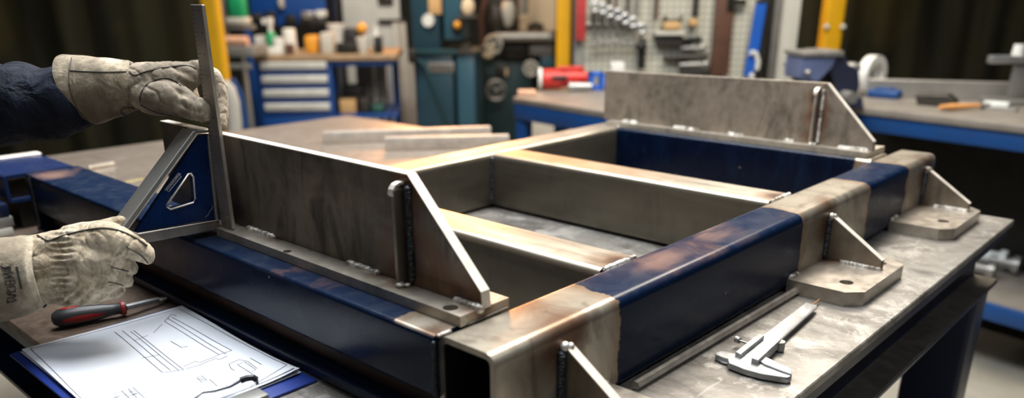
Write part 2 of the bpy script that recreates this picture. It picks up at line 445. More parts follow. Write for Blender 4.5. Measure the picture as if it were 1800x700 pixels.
        for i in range(n):
            j = (i+1) % n
            fs += [s.bm.faces.new((oa[i], oa[j], ob[j], ob[i])), s.bm.faces.new((ia[j], ia[i], ib[i], ib[j])),
                   s.bm.faces.new((oa[j], oa[i], ia[i], ia[j])), s.bm.faces.new((ob[i], ob[j], ib[j], ib[i]))]
        bmesh.ops.recalc_face_normals(s.bm, faces=fs)
        return s
    def bead(s, p0, p1, r, step=None, nrm=(0, 0, 1), seg=8):
        """rippled weld bead between two points"""
        p0, p1 = Vector(p0), Vector(p1); L = (p1-p0).length; step = step or r*.75
        n = max(4, int(L/step)*4); pts = []; rr = []
        for i in range(n+1):
            k = i/n; j = Vector((random.uniform(-1, 1), random.uniform(-1, 1), random.uniform(-1, 1)))*r*.06
            pts.append(p0.lerp(p1, k)+j)
            e = min(1, min(k, 1-k)*L/r*1.2+.35)
            rr.append(r*e*(.78+.30*abs(math.sin(PI*k*n/4))+random.uniform(-.05, .05)))
        return s.path(pts, rr, seg, 1.0, nrm)
    def build(s, name, m, parent=None, local=False, smooth=35, kind=None, label=None, cat=None, group=None, keep=False):
        me = bpy.data.meshes.new(name)
        root = top_of(parent) if parent else None
        if root is not None and not local:
            loc, rz = ROOTS.get(root.name, (Vector((0, 0, 0)), 0))
            R = Matrix.Rotation(-rz, 4, 'Z')
            for v in s.bm.verts: v.co = (R @ (v.co-loc))*S
        elif root is not None:
            for v in s.bm.verts: v.co = v.co*S
        else:
            # origin at the bottom centre of the thing
            xs = [v.co for v in s.bm.verts]
            lo = Vector((min(v.x for v in xs), min(v.y for v in xs), min(v.z for v in xs))); hi = Vector((max(v.x for v in xs), max(v.y for v in xs), max(v.z for v in xs)))
            o_ = Vector(((lo.x+hi.x)/2, (lo.y+hi.y)/2, lo.z))
            if keep: o_ = Vector((0, 0, 0))
            for v in s.bm.verts: v.co = (v.co-o_)*S
        s.bm.to_mesh(me); s.bm.free()
        if smooth:
            me.polygons.foreach_set('use_smooth', [True]*len(me.polygons)); me.set_sharp_from_angle(angle=math.radians(smooth))
        me.materials.append(m if not isinstance(m, str) else M[m])
        o = bpy.data.objects.new(name, me); C.objects.link(o)
        if parent: o.parent = parent
        else:
            o.location = W(o_); ROOTS[o.name] = (o_, 0)
        if kind: o['kind'] = kind
        if label: o['label'] = label
        if cat: o['category'] = cat
        if group: o['group'] = group
        return o

def circ(cx, cy, r, n=20, sx=1, sy=1): return [(cx+r*sx*math.cos(2*PI*i/n), cy+r*sy*math.sin(2*PI*i/n)) for i in range(n)]
# ================================================================== work table
tb = thing('welding_table', 'big steel welding table with worn grey plate top and navy channel frame', 'table', (7, 12, -11.6))
MB().box(-2.52, 17.05, -2.02, 26, -.17, 0, .02, 1).build('table_top', M['top'], tb)
def ibeam(x0, x1, y0, y1, out, name='side_beam'):
    """channel under the top: web set back, lower flange proud; out = axis letter and sign of the outside"""
    b = MB()
    if out == '-y':
        b.box(x0, x1, y0, y0+.75, -.40, -.175); b.box(x0, x1, y0+.55, y0+.65, -1.56, -.38); b.box(x0, x1, y0-.03, y0+.9, -1.68, -1.56, .02, 1)
    if out == '+y':
        b.box(x0, x1, y1-.75, y1, -.40, -.175); b.box(x0, x1, y1-.65, y1-.55, -1.56, -.38); b.box(x0, x1, y1-.9, y1, -1.68, -1.56, .02, 1)
    if out == '-x':
        b.box(x0, x0+.75, y0, y1, -.40, -.175); b.box(x0+.55, x0+.65, y0, y1, -1.56, -.38); b.box(x0, x0+.9, y0, y1, -1.68, -1.56, .02, 1)
    if out == '+x':
        b.box(x1-.75, x1, y0, y1, -.40, -.175); b.box(x1-.65, x1-.55, y0, y1, -1.56, -.38); b.box(x1-.9, x1, y0, y1, -1.68, -1.56, .02, 1)
    return b.build(name, M['navy_steel'], tb)
ibeam(-2.4, 16.8, -1.97, 0, '-y'); ibeam(-2.4, 16.8, 0, 25.9, '+y'); ibeam(-2.47, 0, -1.0, 25, '-x'); ibeam(0, 16.8, -1.0, 25, '+x')
MB().box(-2.3, 16.78, -1.99, -1.2, -1.555, -1.535).build('ledge_strip', M['steel_dark'], tb, smooth=0)
for x0, y0 in ((15.7, -1.85), (-2.2, -1.85), (15.7, 24.4), (-2.2, 24.4)):
    MB().rtube('Z', -11.6, -1.69, x0, x0+1.2, y0, y0+1.45, .12, .12, 3).build('leg', M['navy_steel'], tb)
MB().box(-1.2, 15.8, 11.2, 12.0, -1.2, -.18).build('cross_brace', M['navy_steel'], tb)
# chalk line on the plate
MB().path([at(205, 325, z=.01), at(228, 319, z=.012), at(252, 314, z=.01)], .035, 6, .2).build('chalk_mark', plain('pale_yellow_chalk', (.6, .5, .12), .9), tb)

# ================================================================== welded frame
H = 1.4775
fr = thing('welded_frame', 'large welded frame of square tubes, bare steel and navy painted, on the table', 'metal frame', (0, 0, 0))
r_ = MB().rtube('X', 0, 16.72, 0, 1, .03, H, .17, .085, 8).build('side_rail', M['paint_rail'], fr, label='navy painted side rail with bare ground zones')
MB().rtube('X', .02, 16.70, .088, .912, .118, H-.088, .09, .01, 4).build('shade_liner', M['black'], r_)  # added black liner, stands in for the shade inside the tube
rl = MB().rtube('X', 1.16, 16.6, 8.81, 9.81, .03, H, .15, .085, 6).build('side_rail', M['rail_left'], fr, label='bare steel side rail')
cms = []
for xa, xb in ((3.36, 4.39), (9.11, 10.15)):
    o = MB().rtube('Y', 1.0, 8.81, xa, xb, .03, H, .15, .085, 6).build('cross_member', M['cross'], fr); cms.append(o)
    MB().bead((xa+.12, .985, H-.035), (xb-.03, .985, H-.035), .05).build('weld_bead', M['weld'], o)
    MB().bead((xa+.10, 8.80, H-.03), (xb-.03, 8.80, H-.03), .045).build('weld_bead', M['weld'], o)
    MB().bead((xa-.01, 8.80, .1), (xa-.01, 8.80, H-.08), .06, nrm=(0, 1, 0)).build('weld_bead', M['weld_dark'], o)
    MB().bead((xa-.01, 1.01, .1), (xa-.01, 1.01, H-.08), .05, nrm=(0, 1, 0)).build('weld_bead', M['weld_dark'], o)
fb = MB().rtube('Y', 1.0, 15.2, -.09, 1.16, .58, H, .07, .08, 4).build('front_beam', M['paint_front'], fr, label='navy painted front beam with deep recess below')
MB().box(.16, .30, 1.02, 15.2, .2, .60).build('web', M['web'], fb)
MB().box(-.17, 1.1, 1.02, 15.2, .06, .21, .03, 2).build('lower_flange', M['flange'], fb)
MB().box(-.09, 1.16, 15.2, 15.53, .02, H, .04, 2).build('end_plate', M['paint_front'], fb)
MB().path([(-.10, 15.19, .1), (-.10, 15.19, H-.05)], .035, 6).build('weld_bead', M['weld_dark'], fb)
MB().bead((-.03, .985, H-.02), (.22, .985, H-.02), .025).build('weld_bead', M['weld'], fb)
MB().bead((-.09, .99, .6), (-.09, .99, H-.07), .025, nrm=(0, 1, 0)).build('weld_bead', M['weld_dark'], fb)
rb = MB().rtube('Y', 1.0, 8.81, 14.79, 16.0, .03, H, .12, .085, 5).build('rear_beam', M['paint_back'], fr, label='navy painted rear beam')
MB().bead((14.82, 8.82, H), (15.2, 8.82, H), .07).build('weld_bead', M['weld'], rb)

# ---- brackets carrying the upright plates
def bracket(x0, x1, y0, y1, px0, px1, prof, mplate, rib, welds, hole, near_one):
    b = MB()
    holes = [circ(hx, hy, hr, 20) for hx, hy, hr in hole]
    b.holed([(x0, y0), (x1, y0), (x1, y1), (x0, y1)], holes, 'Z', H+.004, 1.63)
    bp = b.build('bracket_base', M['base'], fr)
    pl = MB().prism(prof, 'X', px0, px1, .012).build('upright_plate', mplate, bp)
    # bright sawn edge along the slope and the top
    (ya, za), (yb, zb) = prof[1], prof[2]
    e = MB(); t = .006
    e.prism([(ya, za+t), (yb-t, zb+t), (yb, zb-.01), (ya, za-.012)], 'X', px0-.001, px1+.001)
    e.build('sawn_edge', M['sawn'] if near_one else M['edge'], pl)
    for hx, hy, hr in hole: MB().prism(circ(hx, hy, hr*1.02), 'Z', H+.001, H+.006).build('hole_shade_disc', M['black'], bp, smooth=0)  # black disc added so the hole looks shaded
    ry, rx = rib
    rbm = MB().box(rx, px0+.01, ry, ry+.07, 1.63, 3.02, .012, 1)
    rbo = rbm.build('rib', M['gusset'] if near_one else M['edge'], bp)
    cap = MB()
    arc = [(rx-.035, 2.96), (rx-.02, 3.03), (rx+.03, 3.085), (rx+.10, 3.11), (px0, 3.11)]
    for (xa, za), (xb, zb) in zip(arc, arc[1:]):
        cap.prism([(xa, za), (xb, zb), (xb, zb-.035), (xa+.02, za-.03)], 'Y', ry-.015, ry+.085)
    cap.build('weld_cap', M['sawn'], rbo)
    MB().bead((px0-.015, ry-.10, 1.68), (px0-.01, ry-.10, 3.07), .05, nrm=(1, 0, 0)).build('weld_bead', M['weld_dark'] if near_one else M['weld'], bp)
    MB().sph((rx+.02, ry+.0, 1.66), .075, 14, (1, .9, .5)).sph((rx+.1, ry-.07, 1.66), .05, 12, (1, .8, .5)).build('weld_tack', M['weld'], bp)
    for ya, yb in welds:
        MB().bead((px0-.012, ya, 1.632), (px0-.012, yb, 1.632), .062).build('weld_bead', M['weld'], bp)
    return bp, pl
yy = [at(q[0], q[1], z=1.65).y for q in ((425, 402), (475, 418), (603, 463), (660, 482), (790, 528), (850, 543))]
h1 = at(505, 442, z=1.63); h2 = at(792, 541, z=1.63); h3 = at(722, 523, z=1.63)
np_prof = [(9.55, 1.63), (9.50, 3.215), (2.28, 3.215), (.92, 1.86), (.90, 1.63)]
bp1 = bracket(.33, 1.25, .93, 7.12, .70, .86, [(p[0], p[1]) for p in np_prof], M['plate'], (2.36, .52),
        [(yy[0], yy[1]), (yy[2], yy[3]), (yy[4], yy[5])], [(h1.x, h1.y, .07), (h2.x, h2.y, .105)], True)
# bright sawn strip along one edge of the plate outline
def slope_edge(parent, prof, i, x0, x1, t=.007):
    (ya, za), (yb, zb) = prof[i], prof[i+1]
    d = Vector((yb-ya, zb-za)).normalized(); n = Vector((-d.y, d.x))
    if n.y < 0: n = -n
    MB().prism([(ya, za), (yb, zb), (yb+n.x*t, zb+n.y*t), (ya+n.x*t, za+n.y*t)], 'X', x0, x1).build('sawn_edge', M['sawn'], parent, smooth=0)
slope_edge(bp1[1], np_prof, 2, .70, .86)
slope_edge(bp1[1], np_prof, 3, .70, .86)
MB().bead((1.2, .92, 1.50), (.45, .925, 1.485), .018, step=.04).build('weld_bead', M['steel_dark'], bp1[0])
fp_prof = [(9.62, 1.63), (9.62, 3.12), (2.50, 3.22), (1.12, 1.86), (1.10, 1.63)]
bp2 = bracket(14.86, 16.1, 1.12, 9.3, 15.16, 15.34, fp_prof, M['plate_far'], (2.66, 14.98),
        [(8.9, 8.3), (7.0, 6.1), (5.2, 4.7), (3.5, 3.2), (2.0, 1.2)], [], False)
slope_edge(bp2[1], fp_prof, 2, 15.16, 15.34)

# ---- foot plates with gussets on the outside of the near rail
def foot(x0, x1, gx, holes):
    c = .27; zt = .28
    out = [(x0, 0), (x0, -1.12), (x0+c, -1.39), (x1-c, -1.39), (x1, -1.12), (x1, 0)]
    fp = MB().holed(out, [circ(h.x, h.y, .13, 24) for h in holes], 'Z', .004, zt).build('foot_plate', M['foot'], fr)
    for h in holes: MB().prism(circ(h.x, h.y, .132), 'Z', .001, .006).build('hole_shade_disc', M['black'], fp, smooth=0)  # black disc in place of the shade down the hole
    gp = [(-.005, zt), (-.005, 1.19), (-.10, 1.17), (-1.16, .47), (-1.16, zt)]
    g = MB().prism(gp, 'X', gx, gx+.15, .01).build('gusset', M['gusset'], fp)
    MB().prism([(-.10, 1.17), (-1.16, .47), (-1.163, .478), (-.10, 1.18)], 'X', gx, gx+.15).build('sawn_edge', M['sawn'], g, smooth=0)
    MB().bead((gx-.03, -.03, zt+.05), (gx-.03, -.03, 1.15), .062, nrm=(1, 0, 0)).build('weld_bead', M['weld_dark'], fp)
    MB().sph((gx+.02, -.04, 1.19), .07, 12).sph((gx+.09, -.08, 1.18), .055, 12).build('weld_tack', M['weld'], fp)
    MB().bead((gx-.02, -.35, zt+.01), (gx-.02, -1.18, zt+.01), .05).build('weld_bead', M['weld'], fp)
    MB().bead((gx+.16, -.3, zt+.01), (gx+.16, -1.1, zt+.01), .045).build('weld_bead', M['weld'], fp)
    MB().bead((x0+.02, -.03, zt+.01), (x0+.42, -.03, zt+.01), .06).build('weld_bead', M['weld'], fp)
    MB().bead((x1-.45, -.03, zt+.01), (x1-.02, -.03, zt+.01), .06).build('weld_bead', M['weld'], fp)
    return fp
class _h: pass
def hp(x, y):
    q = _h(); q.x = x; q.y = y; return q
foot(-.3, 2.3, 1.25, [hp(.3, -.95), hp(2.0, -.98)])
foot(8.17, 10.8, 9.88, [hp(8.74, -.93), hp(10.35, -.98)])
foot(13.8, 16.5, 15.98, [hp(14.6, -.98), hp(16.2, -.95)])

# ================================================================== loose things on the table
a = at(1117, 680, z=.06); b_ = at(1399, 513, z=.06)
MB().cyl((a.x, a.y-.0, .075), (b_.x, b_.y, .075), .073, .073, 6).build('steel_bar', M['edge'], label='thin bare steel bar lying along the foot of the navy side rail', cat='metal bar')

def flatbar(p, q, h, w, label):
    p, q = Vector(p), Vector(q); d = (q-p); L = d.length; an = math.atan2(d.y, d.x)
    mt = Matrix.Translation((p.x, p.y, 0)) @ Matrix.Rotation(an, 4, 'Z')
    MB().box(0, L, 0, w, 0.003, h, .03, 2, mat=mt).build('steel_bar', M['bar'], label=label, cat='metal bar', group='flat steel bars lying on the table')
flatbar((11.75, 20.4, 0), (17.0, 16.45, 0), .45, .42, 'farther and longer of the two flat steel bars lying on the table behind the frame')
flatbar((12.45, 17.5, 0), (15.9, 14.45, 0), .47, .42, 'shorter flat steel bar on the table, nearer the frame')

# ---- set square
sq = thing('set_square', 'triangular blue set square with steel rims held on the front beam', 'square', (-.3, 7.3, 1.62))
Y0, Y1 = 7.16, 7.52
def sqp(px, py): v = at(px, py, y=Y0); return (v.x, v.z)
A, B_, D_, E_ = sqp(347, 234), sqp(371, 232), sqp(386, 388), sqp(243, 411)
Tp = sqp(222, 405)
web_o = [sqp(352, 240), sqp(372, 238), sqp(384, 385), sqp(240, 410)]
hole_px = [(331, 306), (336, 305), (340, 311), (343, 350), (340, 356), (300, 368), (294, 364), (296, 357)]
MB().holed(web_o, [[sqp(*q) for q in hole_px]], 'Y', Y0+.05, Y0+.13).build('web', M['sq_blue'], sq, smooth=30)
def lean(p, q, off):
    d = Vector((q[0]-p[0], q[1]-p[1])).normalized(); n = Vector((-d.y, d.x))*off
    return [p, q, (q[0]+n.x, q[1]+n.y), (p[0]+n.x, p[1]+n.y)]
MB().prism(lean(Tp, A, .075), 'Y', Y0, Y1+.06, .01).prism(lean(A, B_, .05), 'Y', Y0, Y1, .01).build('sloping_rim', M['mgrey'], sq)
MB().prism([(D_[0]-.06, D_[1]), (D_[0]+.035, D_[1]), (B_[0]+.03, B_[1]+.02), (B_[0]-.06, B_[1]+.02)], 'Y', Y0, Y1, .01).build('upright_rim', M['rule'], sq)
MB().prism([E_, D_, (D_[0], D_[1]-.16), (E_[0]+.03, E_[1]-.18)], 'Y', Y0, Y1, .012).build('base_bar', M['rule'], sq)
MB().path([at(x, y, y=Y0) for x, y in ((224, 404), (347, 235), (370, 234), (385, 387), (243, 411))], .014, 6, closed=True).build('bright_edge', M['edge'], sq)
MB().path([at(x, y, y=Y0+.045) for x, y in hole_px], .018, 6, closed=True).build('hole_rim', M['edge'], sq)
# worn maker's mark and scratches on the enamel
mk = MB()
def stroke(mb, pts, r, plane_y): mb.path([at(x, y, y=plane_y) for x, y in pts], r, 5, .6)
p0, p1 = (293, 334), (315, 307)
for i in range(8):
    k = i/7; cx = p0[0]+(p1[0]-p0[0])*k; cy = p0[1]+(p1[1]-p0[1])*k
    stroke(mk, [(cx-2+random.uniform(-1, 1), cy-3.5), (cx+1, cy+random.uniform(-1, 1)), (cx+3, cy+3.5)], .006, Y0+.046)
    stroke(mk, [(cx-3, cy+1), (cx+3, cy-2)], .006, Y0+.046)
stroke(mk, [(290, 333), (313, 305)], .006, Y0+.046); stroke(mk, [(297, 337), (319, 310)], .006, Y0+.046)
mk2 = MB()
stroke(mk2, [(374, 362), (372, 368), (369, 371), (366, 378), (361, 382)], .010, Y0+.046)
mk.build('worn_silver_mark', M['bright'], sq); mk2.build('scratch', M['bright'], sq)

# ---- steel rule
ru = thing('steel_rule', 'tall narrow grey steel rule held upright by the upper gloved hand', 'ruler', (.46, 6.95, 1.64))
MB().box(.44, .495, 6.76, 7.13, 1.64, 5.325, .008, 1).build('blade', M['rule'], ru)
MB().box(.44, .496, 6.752, 6.761, 1.65, 5.31).build('bright_edge', M['edge'], ru, smooth=0)
g = MB()
z = 1.9
k = 0
while z < 5.28:
    L = .12 if k % 5 == 0 else .07
    g.box(.4385, .441, 7.125-L, 7.125, z, z+.008)
    if k % 5 == 0: g.box(.4385, .441, 6.86, 6.875, z-.02, z+.02)
    z += .0667; k += 1
g.build('graduations', M['ink'], ru, smooth=0)

# ---- vernier caliper, traced on the plane of the table
cp = thing('vernier_caliper', 'steel vernier caliper lying open on the table beside the navy rail', 'caliper', (5.2, -.9, .01))
def zq(x, y, z=.1): v = at(1230+x/3.889, 520+y/3.889, z=z); return (v.x, v.y)
def cpoly(name, pts, z0, z1, m='bright', par=None):
    p = [zq(*q, z=z1) for q in pts]
    return MB().prism(p, 'Z', z0, z1, .008).build(name, M[m], par or cp)
bm_ = cpoly('beam', [(725, 47), (806, 66), (392, 440), (262, 398)], .05, .125)
cpoly('scale_groove', [(795, 75), (803, 78), (560, 296), (550, 294)], .12, .128, 'mgrey', bm_)
cpoly('fixed_jaw', [(190, 428), (240, 396), (300, 398), (385, 440), (440, 470), (552, 515), (632, 545), (604, 560), (540, 552), (420, 532), (300, 500), (200, 462)], .02, .12)
cpoly('sliding_jaw', [(400, 440), (440, 412), (500, 440), (560, 470), (628, 502), (630, 535), (560, 512), (440, 466)], .03, .15)
cpoly('inside_jaw', [(112, 388), (150, 378), (190, 384), (240, 400), (205, 436), (150, 418), (106, 402)], .03, .11)
cpoly('inside_jaw', [(100, 418), (150, 430), (195, 445), (192, 462), (150, 452)], .015, .05)
sl = cpoly('slider', [(405, 256), (442, 274), (282, 402), (243, 384)], .05, .19)
cpoly('slider', [(520, 288), (557, 297), (402, 442), (354, 428)], .05, .2)
v = at(1303, 600, z=.13)
MB().cyl((v.x, v.y+.03, .13), (v.x+.02, v.y+.10, .13), .05, .06, 16).cyl((v.x-.01, v.y-.12, .13), (v.x, v.y+.03, .13), .02, .02, 10).build('lock_screw', M['mgrey'], cp)
v = at(1370, 609, z=.08)
MB().cyl((v.x, v.y, .02), (v.x, v.y, .17), .085, .085, 20).build('thumb_wheel', M['mgrey'], cp)
v = at(1434, 531, z=.08); v2 = at(1440, 527, z=.08)
MB().cyl(zq(770, 60)+(.08,), (v2.x, v2.y, .08), .018, .015, 8).build('depth_rod', plain('brass_rod', (.5, .3, .16), .4, .6), cp)
g = MB()
for i in range(40):
    k = .04+.92*i/40
    p = Vector(zq(800-k*240, 72+k*216, .126)); q = Vector(zq(800-k*240-(16 if i % 5 else 26), 72+k*216-(8 if i % 5 else 12), .126))
    g.path([(p.x, p.y, .1255), (q.x, q.y, .1255)], .0035, 4, .4)
g.build('graduations', M['line'], bm_)

# ---- screwdriver
sd = thing('screwdriver', 'red and black handled screwdriver lying under the lower glove', 'screwdriver', (-1.6, 8.45, .01))
p0 = at(90, 562, z=.19); p1 = at(221, 541, z=.16); p2 = at(292, 524, z=.10)
dv = (p1-p0); Lh = dv.length; q = dv.to_track_quat('Z', 'Y')
prof = [(.03, 0), (.10, .02), (.155, .09), (.175, .22), (.165, .40), (.145, .55), (.13, .68), (.105, .80), (.10, .90), (.125, .95), (.12, 1.0)]
hd = MB().lathe(p0, [(r, h*Lh) for r, h in prof], 28, q).build('handle', M['rubber'], sd)
ins = MB()
lc = q.inverted() @ ((CAM-p0).normalized()); ac = math.degrees(math.atan2(lc.y, lc.x))
lu = q.inverted() @ Vector((0, 0, 1)); du = (math.degrees(math.atan2(lu.y, lu.x))-ac+180) % 360-180; sg = 1 if du > 0 else -1
for a0, h0, h1 in ((ac-22*sg, .13, .70), (ac+70*sg, .12, .38), (ac-150*sg, .1, .6)):
    rows = []
    for i in range(15):
        k = i/14; h = h0+(h1-h0)*k
        rr = np.interp(h, [p[1] for p in prof], [p[0] for p in prof])+.006
        wv = 20*math.sin(PI*min(1, max(.04, k)))**.5 if 0 < k < 1 else 3
        row = []
        for j in range(7):
            an = math.radians(a0+(j/6-.5)*2*wv)
            row.append(ins.bm.verts.new(p0+q @ Vector((rr*math.cos(an), rr*math.sin(an), h*Lh))))
        rows.append(row)
    for r0, r1 in zip(rows, rows[1:]):
        for j in range(6): ins.bm.faces.new((r0[j], r0[j+1], r1[j+1], r1[j]))
ins.build('grip_inlay', M['red'], hd)
MB().lathe(p0+dv*.925, [(.112, 0), (.128, .02), (.128, .07), (.11, .09)], 24, q).build('collar', M['red'], hd)
sh = MB().path([p1, p1.lerp(p2, .45), p1.lerp(p2, .8)], [.062, .058, .05], 10).build('shank', M['bright'], sd)
MB().path([p1.lerp(p2, .78), p1.lerp(p2, .86), p2], [.05, .075, .06], 4, .35).build('tip', M['mgrey'], sd)

# ---- clipboard with the drawing
cb = thing('clipboard', 'blue clipboard with sheets of technical drawings at the table corner', 'clipboard', (-1.6, 5.9, 0))
MB().box(-3.02, -.19, 3.55, 8.06, .004, .05, .02, 2).build('board', M['clip_blue'], cb)
def zpap(x, y):
    e = max(0, (x+1.0)/.75)*max(0, (4.75-y)/.8)
    return .125+.07*min(e, 1.2)**2 - .02*max(0, (7.9-y)/.4 < 1)*0 + .006*math.sin(x*2.1+y)+.005*math.sin(y*3.0)
def sheet(dz, dx, dy, rot, name='paper_sheet'):
    b = MB(); nx, ny = 26, 34; g = {}
    for i in range(nx+1):
        for j in range(ny+1):
            u, v = -2.87+2.58*i/nx, 3.93+3.95*j/ny
            if name == 'top_sheet':
                c0, c1, c2, c3 = (-2.87, 7.9), (-.19, 7.82), (-.33, 3.93), (-2.95, 3.95)
                s_, t_ = i/nx, 1-j/ny
                u = (c0[0]*(1-s_)+c1[0]*s_)*(1-t_)+(c3[0]*(1-s_)+c2[0]*s_)*t_
                v = (c0[1]*(1-s_)+c1[1]*s_)*(1-t_)+(c3[1]*(1-s_)+c2[1]*s_)*t_
            z = zpap(u, v)+dz*(1+0*u)
            if name != 'top_sheet': z = .05+(zpap(u, v)-.05)*dz
            g[i, j] = b.bm.verts.new((u+dx+rot*(v-6), v+dy-rot*(u+1.5), z))
    for i in range(nx):
        for j in range(ny): b.bm.faces.new((g[i, j], g[i+1, j], g[i+1, j+1], g[i, j+1]))
    return b.build(name, M['paper'], cb, smooth=80)
ts = sheet(0, 0, 0, 0, 'top_sheet')
for k, (dz, dx, dy, rt_) in enumerate(((.85, .0, -.05, .006), (.68, .02, -.03, -.006), (.5, -.03, .02, .004), (.32, .03, -.06, 0), (.15, 0, .03, -.004))):
    sheet(dz, dx, dy, rt_)
ln = MB()
def pen(pts, r=.006, zoom=1):
    """pen stroke on the sheet: points measured in the half-scale crop (x/2, 350+y/2)"""
    out = []
    for (x0, y0), (x1, y1) in zip(pts, pts[1:]):
        n = max(2, int(math.hypot(x1-x0, y1-y0)/40)+1)
        for i in range(n):
            k = i/n; out.append((x0+(x1-x0)*k, y0+(y1-y0)*k))
    out.append(pts[-1]); P3 = []
    for x, y in out:
        v = at(x/2, 350+y/2, z=.125); P3.append((v.x, v.y, zpap(v.x, v.y)+.0035))
    ln.path(P3, r, 4, .25)
for s_ in ([(107, 527), (630, 386)], [(107, 527), (300, 715)], [(632, 388), (1010, 590)], [(1010, 590), (880, 660)],
           [(403, 466), (572, 612)], [(430, 462), (600, 604)], [(458, 464), (628, 604)], [(470, 462), (646, 602)], [(572, 612), (646, 602)],
           [(578, 430), (770, 547)], [(590, 420), (795, 545)], [(605, 416), (815, 532)], [(578, 430), (605, 405), (620, 412)], [(770, 547), (815, 532)],
           [(646, 590), (690, 570), (700, 578), (770, 548)], [(650, 600), (700, 586), (760, 560), (770, 566), (800, 552)],
           [(470, 500), (520, 480)], [(540, 470), (570, 440)], [(600, 500), (640, 522), (660, 516)], [(500, 560), (560, 548)],
           [(805, 582), (840, 566), (870, 572), (905, 598)], [(835, 584), (860, 574), (900, 602), (880, 612), (835, 584)], [(845, 590), (888, 618)], [(805, 582), (812, 598), (826, 606)], [(880, 560), (920, 584)],
           [(692, 632), (708, 624), (728, 640), (712, 648), (692, 632)], [(700, 634), (720, 640)], [(736, 636), (764, 660)],
           [(360, 700), (468, 664), (520, 712)], [(452, 670), (492, 712)], [(430, 678), (470, 716)], [(372, 712), (478, 676)], [(388, 716), (488, 684)], [(452, 680), (470, 676)], [(460, 690), (482, 684)],
           [(400, 700), (420, 692)], [(398, 708), (425, 700)]):
    pen(s_)
ln.build('drawing_lines', M['line'], ts, smooth=0)
cc = at(452, 680, z=.2)
cl = MB().box(cc.x-1.7, cc.x, cc.y-.34, cc.y, .05, .21, .04, 2).build('clip_bar', M['mgrey'], cb)
wpt = [at(x, y, z=z) for x, y, z in ((452, 676, .22), (451, 666, .30), (440, 664, .34), (425, 668, .32), (405, 679, .26), (378, 687, .25), (355, 690, .25), (335, 705, .26), (345, 722, .24))]
MB().path(wpt, .028, 8).build('wire_lever', M['bright'], cl)
MB().path([at(x, y, z=z) for x, y, z in ((451, 668, .30), (445, 664, .34), (434, 665, .34), (423, 669, .32))], .05, 8).build('rubber_tip', M['black'], cl)

# ---- stacked offcuts on the left of the table
oc = thing('tube_offcut', 'navy painted tube offcut with bare sawn end at the left of the table', 'metal tube', (.3, 17.2, 0))
MB().rtube('Y', 15.95, 18.7, -.45, 1.25, .72, 1.40, .1, .08, 4).build('tube', painted('offcut_paint', ((1.25, 30),), 1, navy=(.006, .014, .045), top=(.012, .022, .075)), oc)
MB().box(-.44, 1.24, 18.35, 18.72, 1.39, 1.43, .01, 1).build('pale_strip', M['sawn'], oc)
b = MB(); b.box(-.2, 1.0, 16.2, 18.4, 0.003, .70, .02, 1); b.build('packing_block', M['dk'], oc)
for i, (x0, x1, z0, z1, m_, lb) in enumerate(((-1.15, -.55, 0.003, .22, 'offwhite', 'pale dirty flat bar lying lowest beside the navy tube offcut'),
        (-1.0, -.5, .225, .47, 'mgrey', 'grey flat bar in the middle of the small stack beside the navy offcut'), (-.95, -.55, .475, .80, 'navy_steel', 'narrow navy bar on top of the small stack beside the navy offcut'))):
    MB().box(x0, x1, 15.7-i*.0, 19.2+.3*i, z0, z1, .03, 2).build('flat_bar', M[m_], label=lb, cat='metal bar', group='bars stacked at the left end of the table')
p = at(128, 303, z=0); q_ = at(200, 291, z=0)
MB().path([(p.x+.5, p.y, .08), (q_.x, q_.y, .08)], .07, 8).build('steel_rod', M['edge'], label='short bright steel rod lying behind the left end of the front beam', cat='metal rod')
# ================================================================== the workshop behind
ZF = -11.6
class Fr:
    """a spot in the room: horizontal distance D from the camera, facing it, turned by a"""
    def __init__(s, px, D, a=0.):
        s.D = D; s.px = px; s.a = a; s.rz = YAW-PI/2+a
        r = ray(px, 100); k = D/(r.dot(fh)); p = CAM+r*k; s.o = Vector((p.x, p.y, 0))
        s.ex = Vector((math.cos(s.rz), math.sin(s.rz), 0)); s.ey = Vector((-math.sin(s.rz), math.cos(s.rz), 0))
    def pt(s, px, py, y=0.):
        """measured pixel -> local (x, z) on the plane at local depth y"""
        r = ray(px, py); k = (s.o+s.ey*y-CAM).dot(s.ey)/r.dot(s.ey); p = CAM+r*k
        return ((p-s.o).dot(s.ex), p.z)
    def w(s, x, y, z): return s.o+s.ex*x+s.ey*y+Vector((0, 0, z))
    def thing(s, name, label, cat, px=None, y=0., z=0, group=None):
        x = s.pt(px if px is not None else s.px, 100, y)[0]
        s.t = thing(name, label, cat, tuple(s.w(x, y, z)), s.rz, group); s.tx, s.ty, s.tz = x, y, z
        return s.t
    def sub(s, mb):   # shift shapes from the spot's frame to the thing's frame
        bmesh.ops.translate(mb.bm, vec=(-s.tx, -s.ty, -s.tz), verts=mb.bm.verts); return mb
    def part(s, mb, name, m, parent=None, **k): return s.sub(mb).build(name, M[m] if isinstance(m, str) else m, parent or s.t, local=True, **k)
    def solo(s, mb, name, m, label, cat, group=None):
        """a one-mesh thing"""
        R = Matrix.Translation(s.o) @ Matrix.Rotation(s.rz, 4, 'Z')
        bmesh.ops.transform(mb.bm, matrix=R, verts=mb.bm.verts)
        return mb.build(name, M[m] if isinstance(m, str) else m, label=label, cat=cat, group=group)
    def bx(s, mb, x0, x1, y0, y1, d0=0., d1=1., bev=.04, foot=None, top=None):
        """box covering the measured pixel rectangle on its front plane d0, reaching back to d1"""
        X0, Z1 = s.pt(x0, y0, d0); X1, Z0 = s.pt(x1, y1, d0); xm = s.pt(x1, (y0+y1)/2, d0)[0]
        if foot is not None: Z0 = foot
        if top is not None: Z1 = top
        return mb.box(min(X0, X1), max(X0, X1), d0, d1, min(Z0, Z1), max(Z0, Z1), bev, 2)

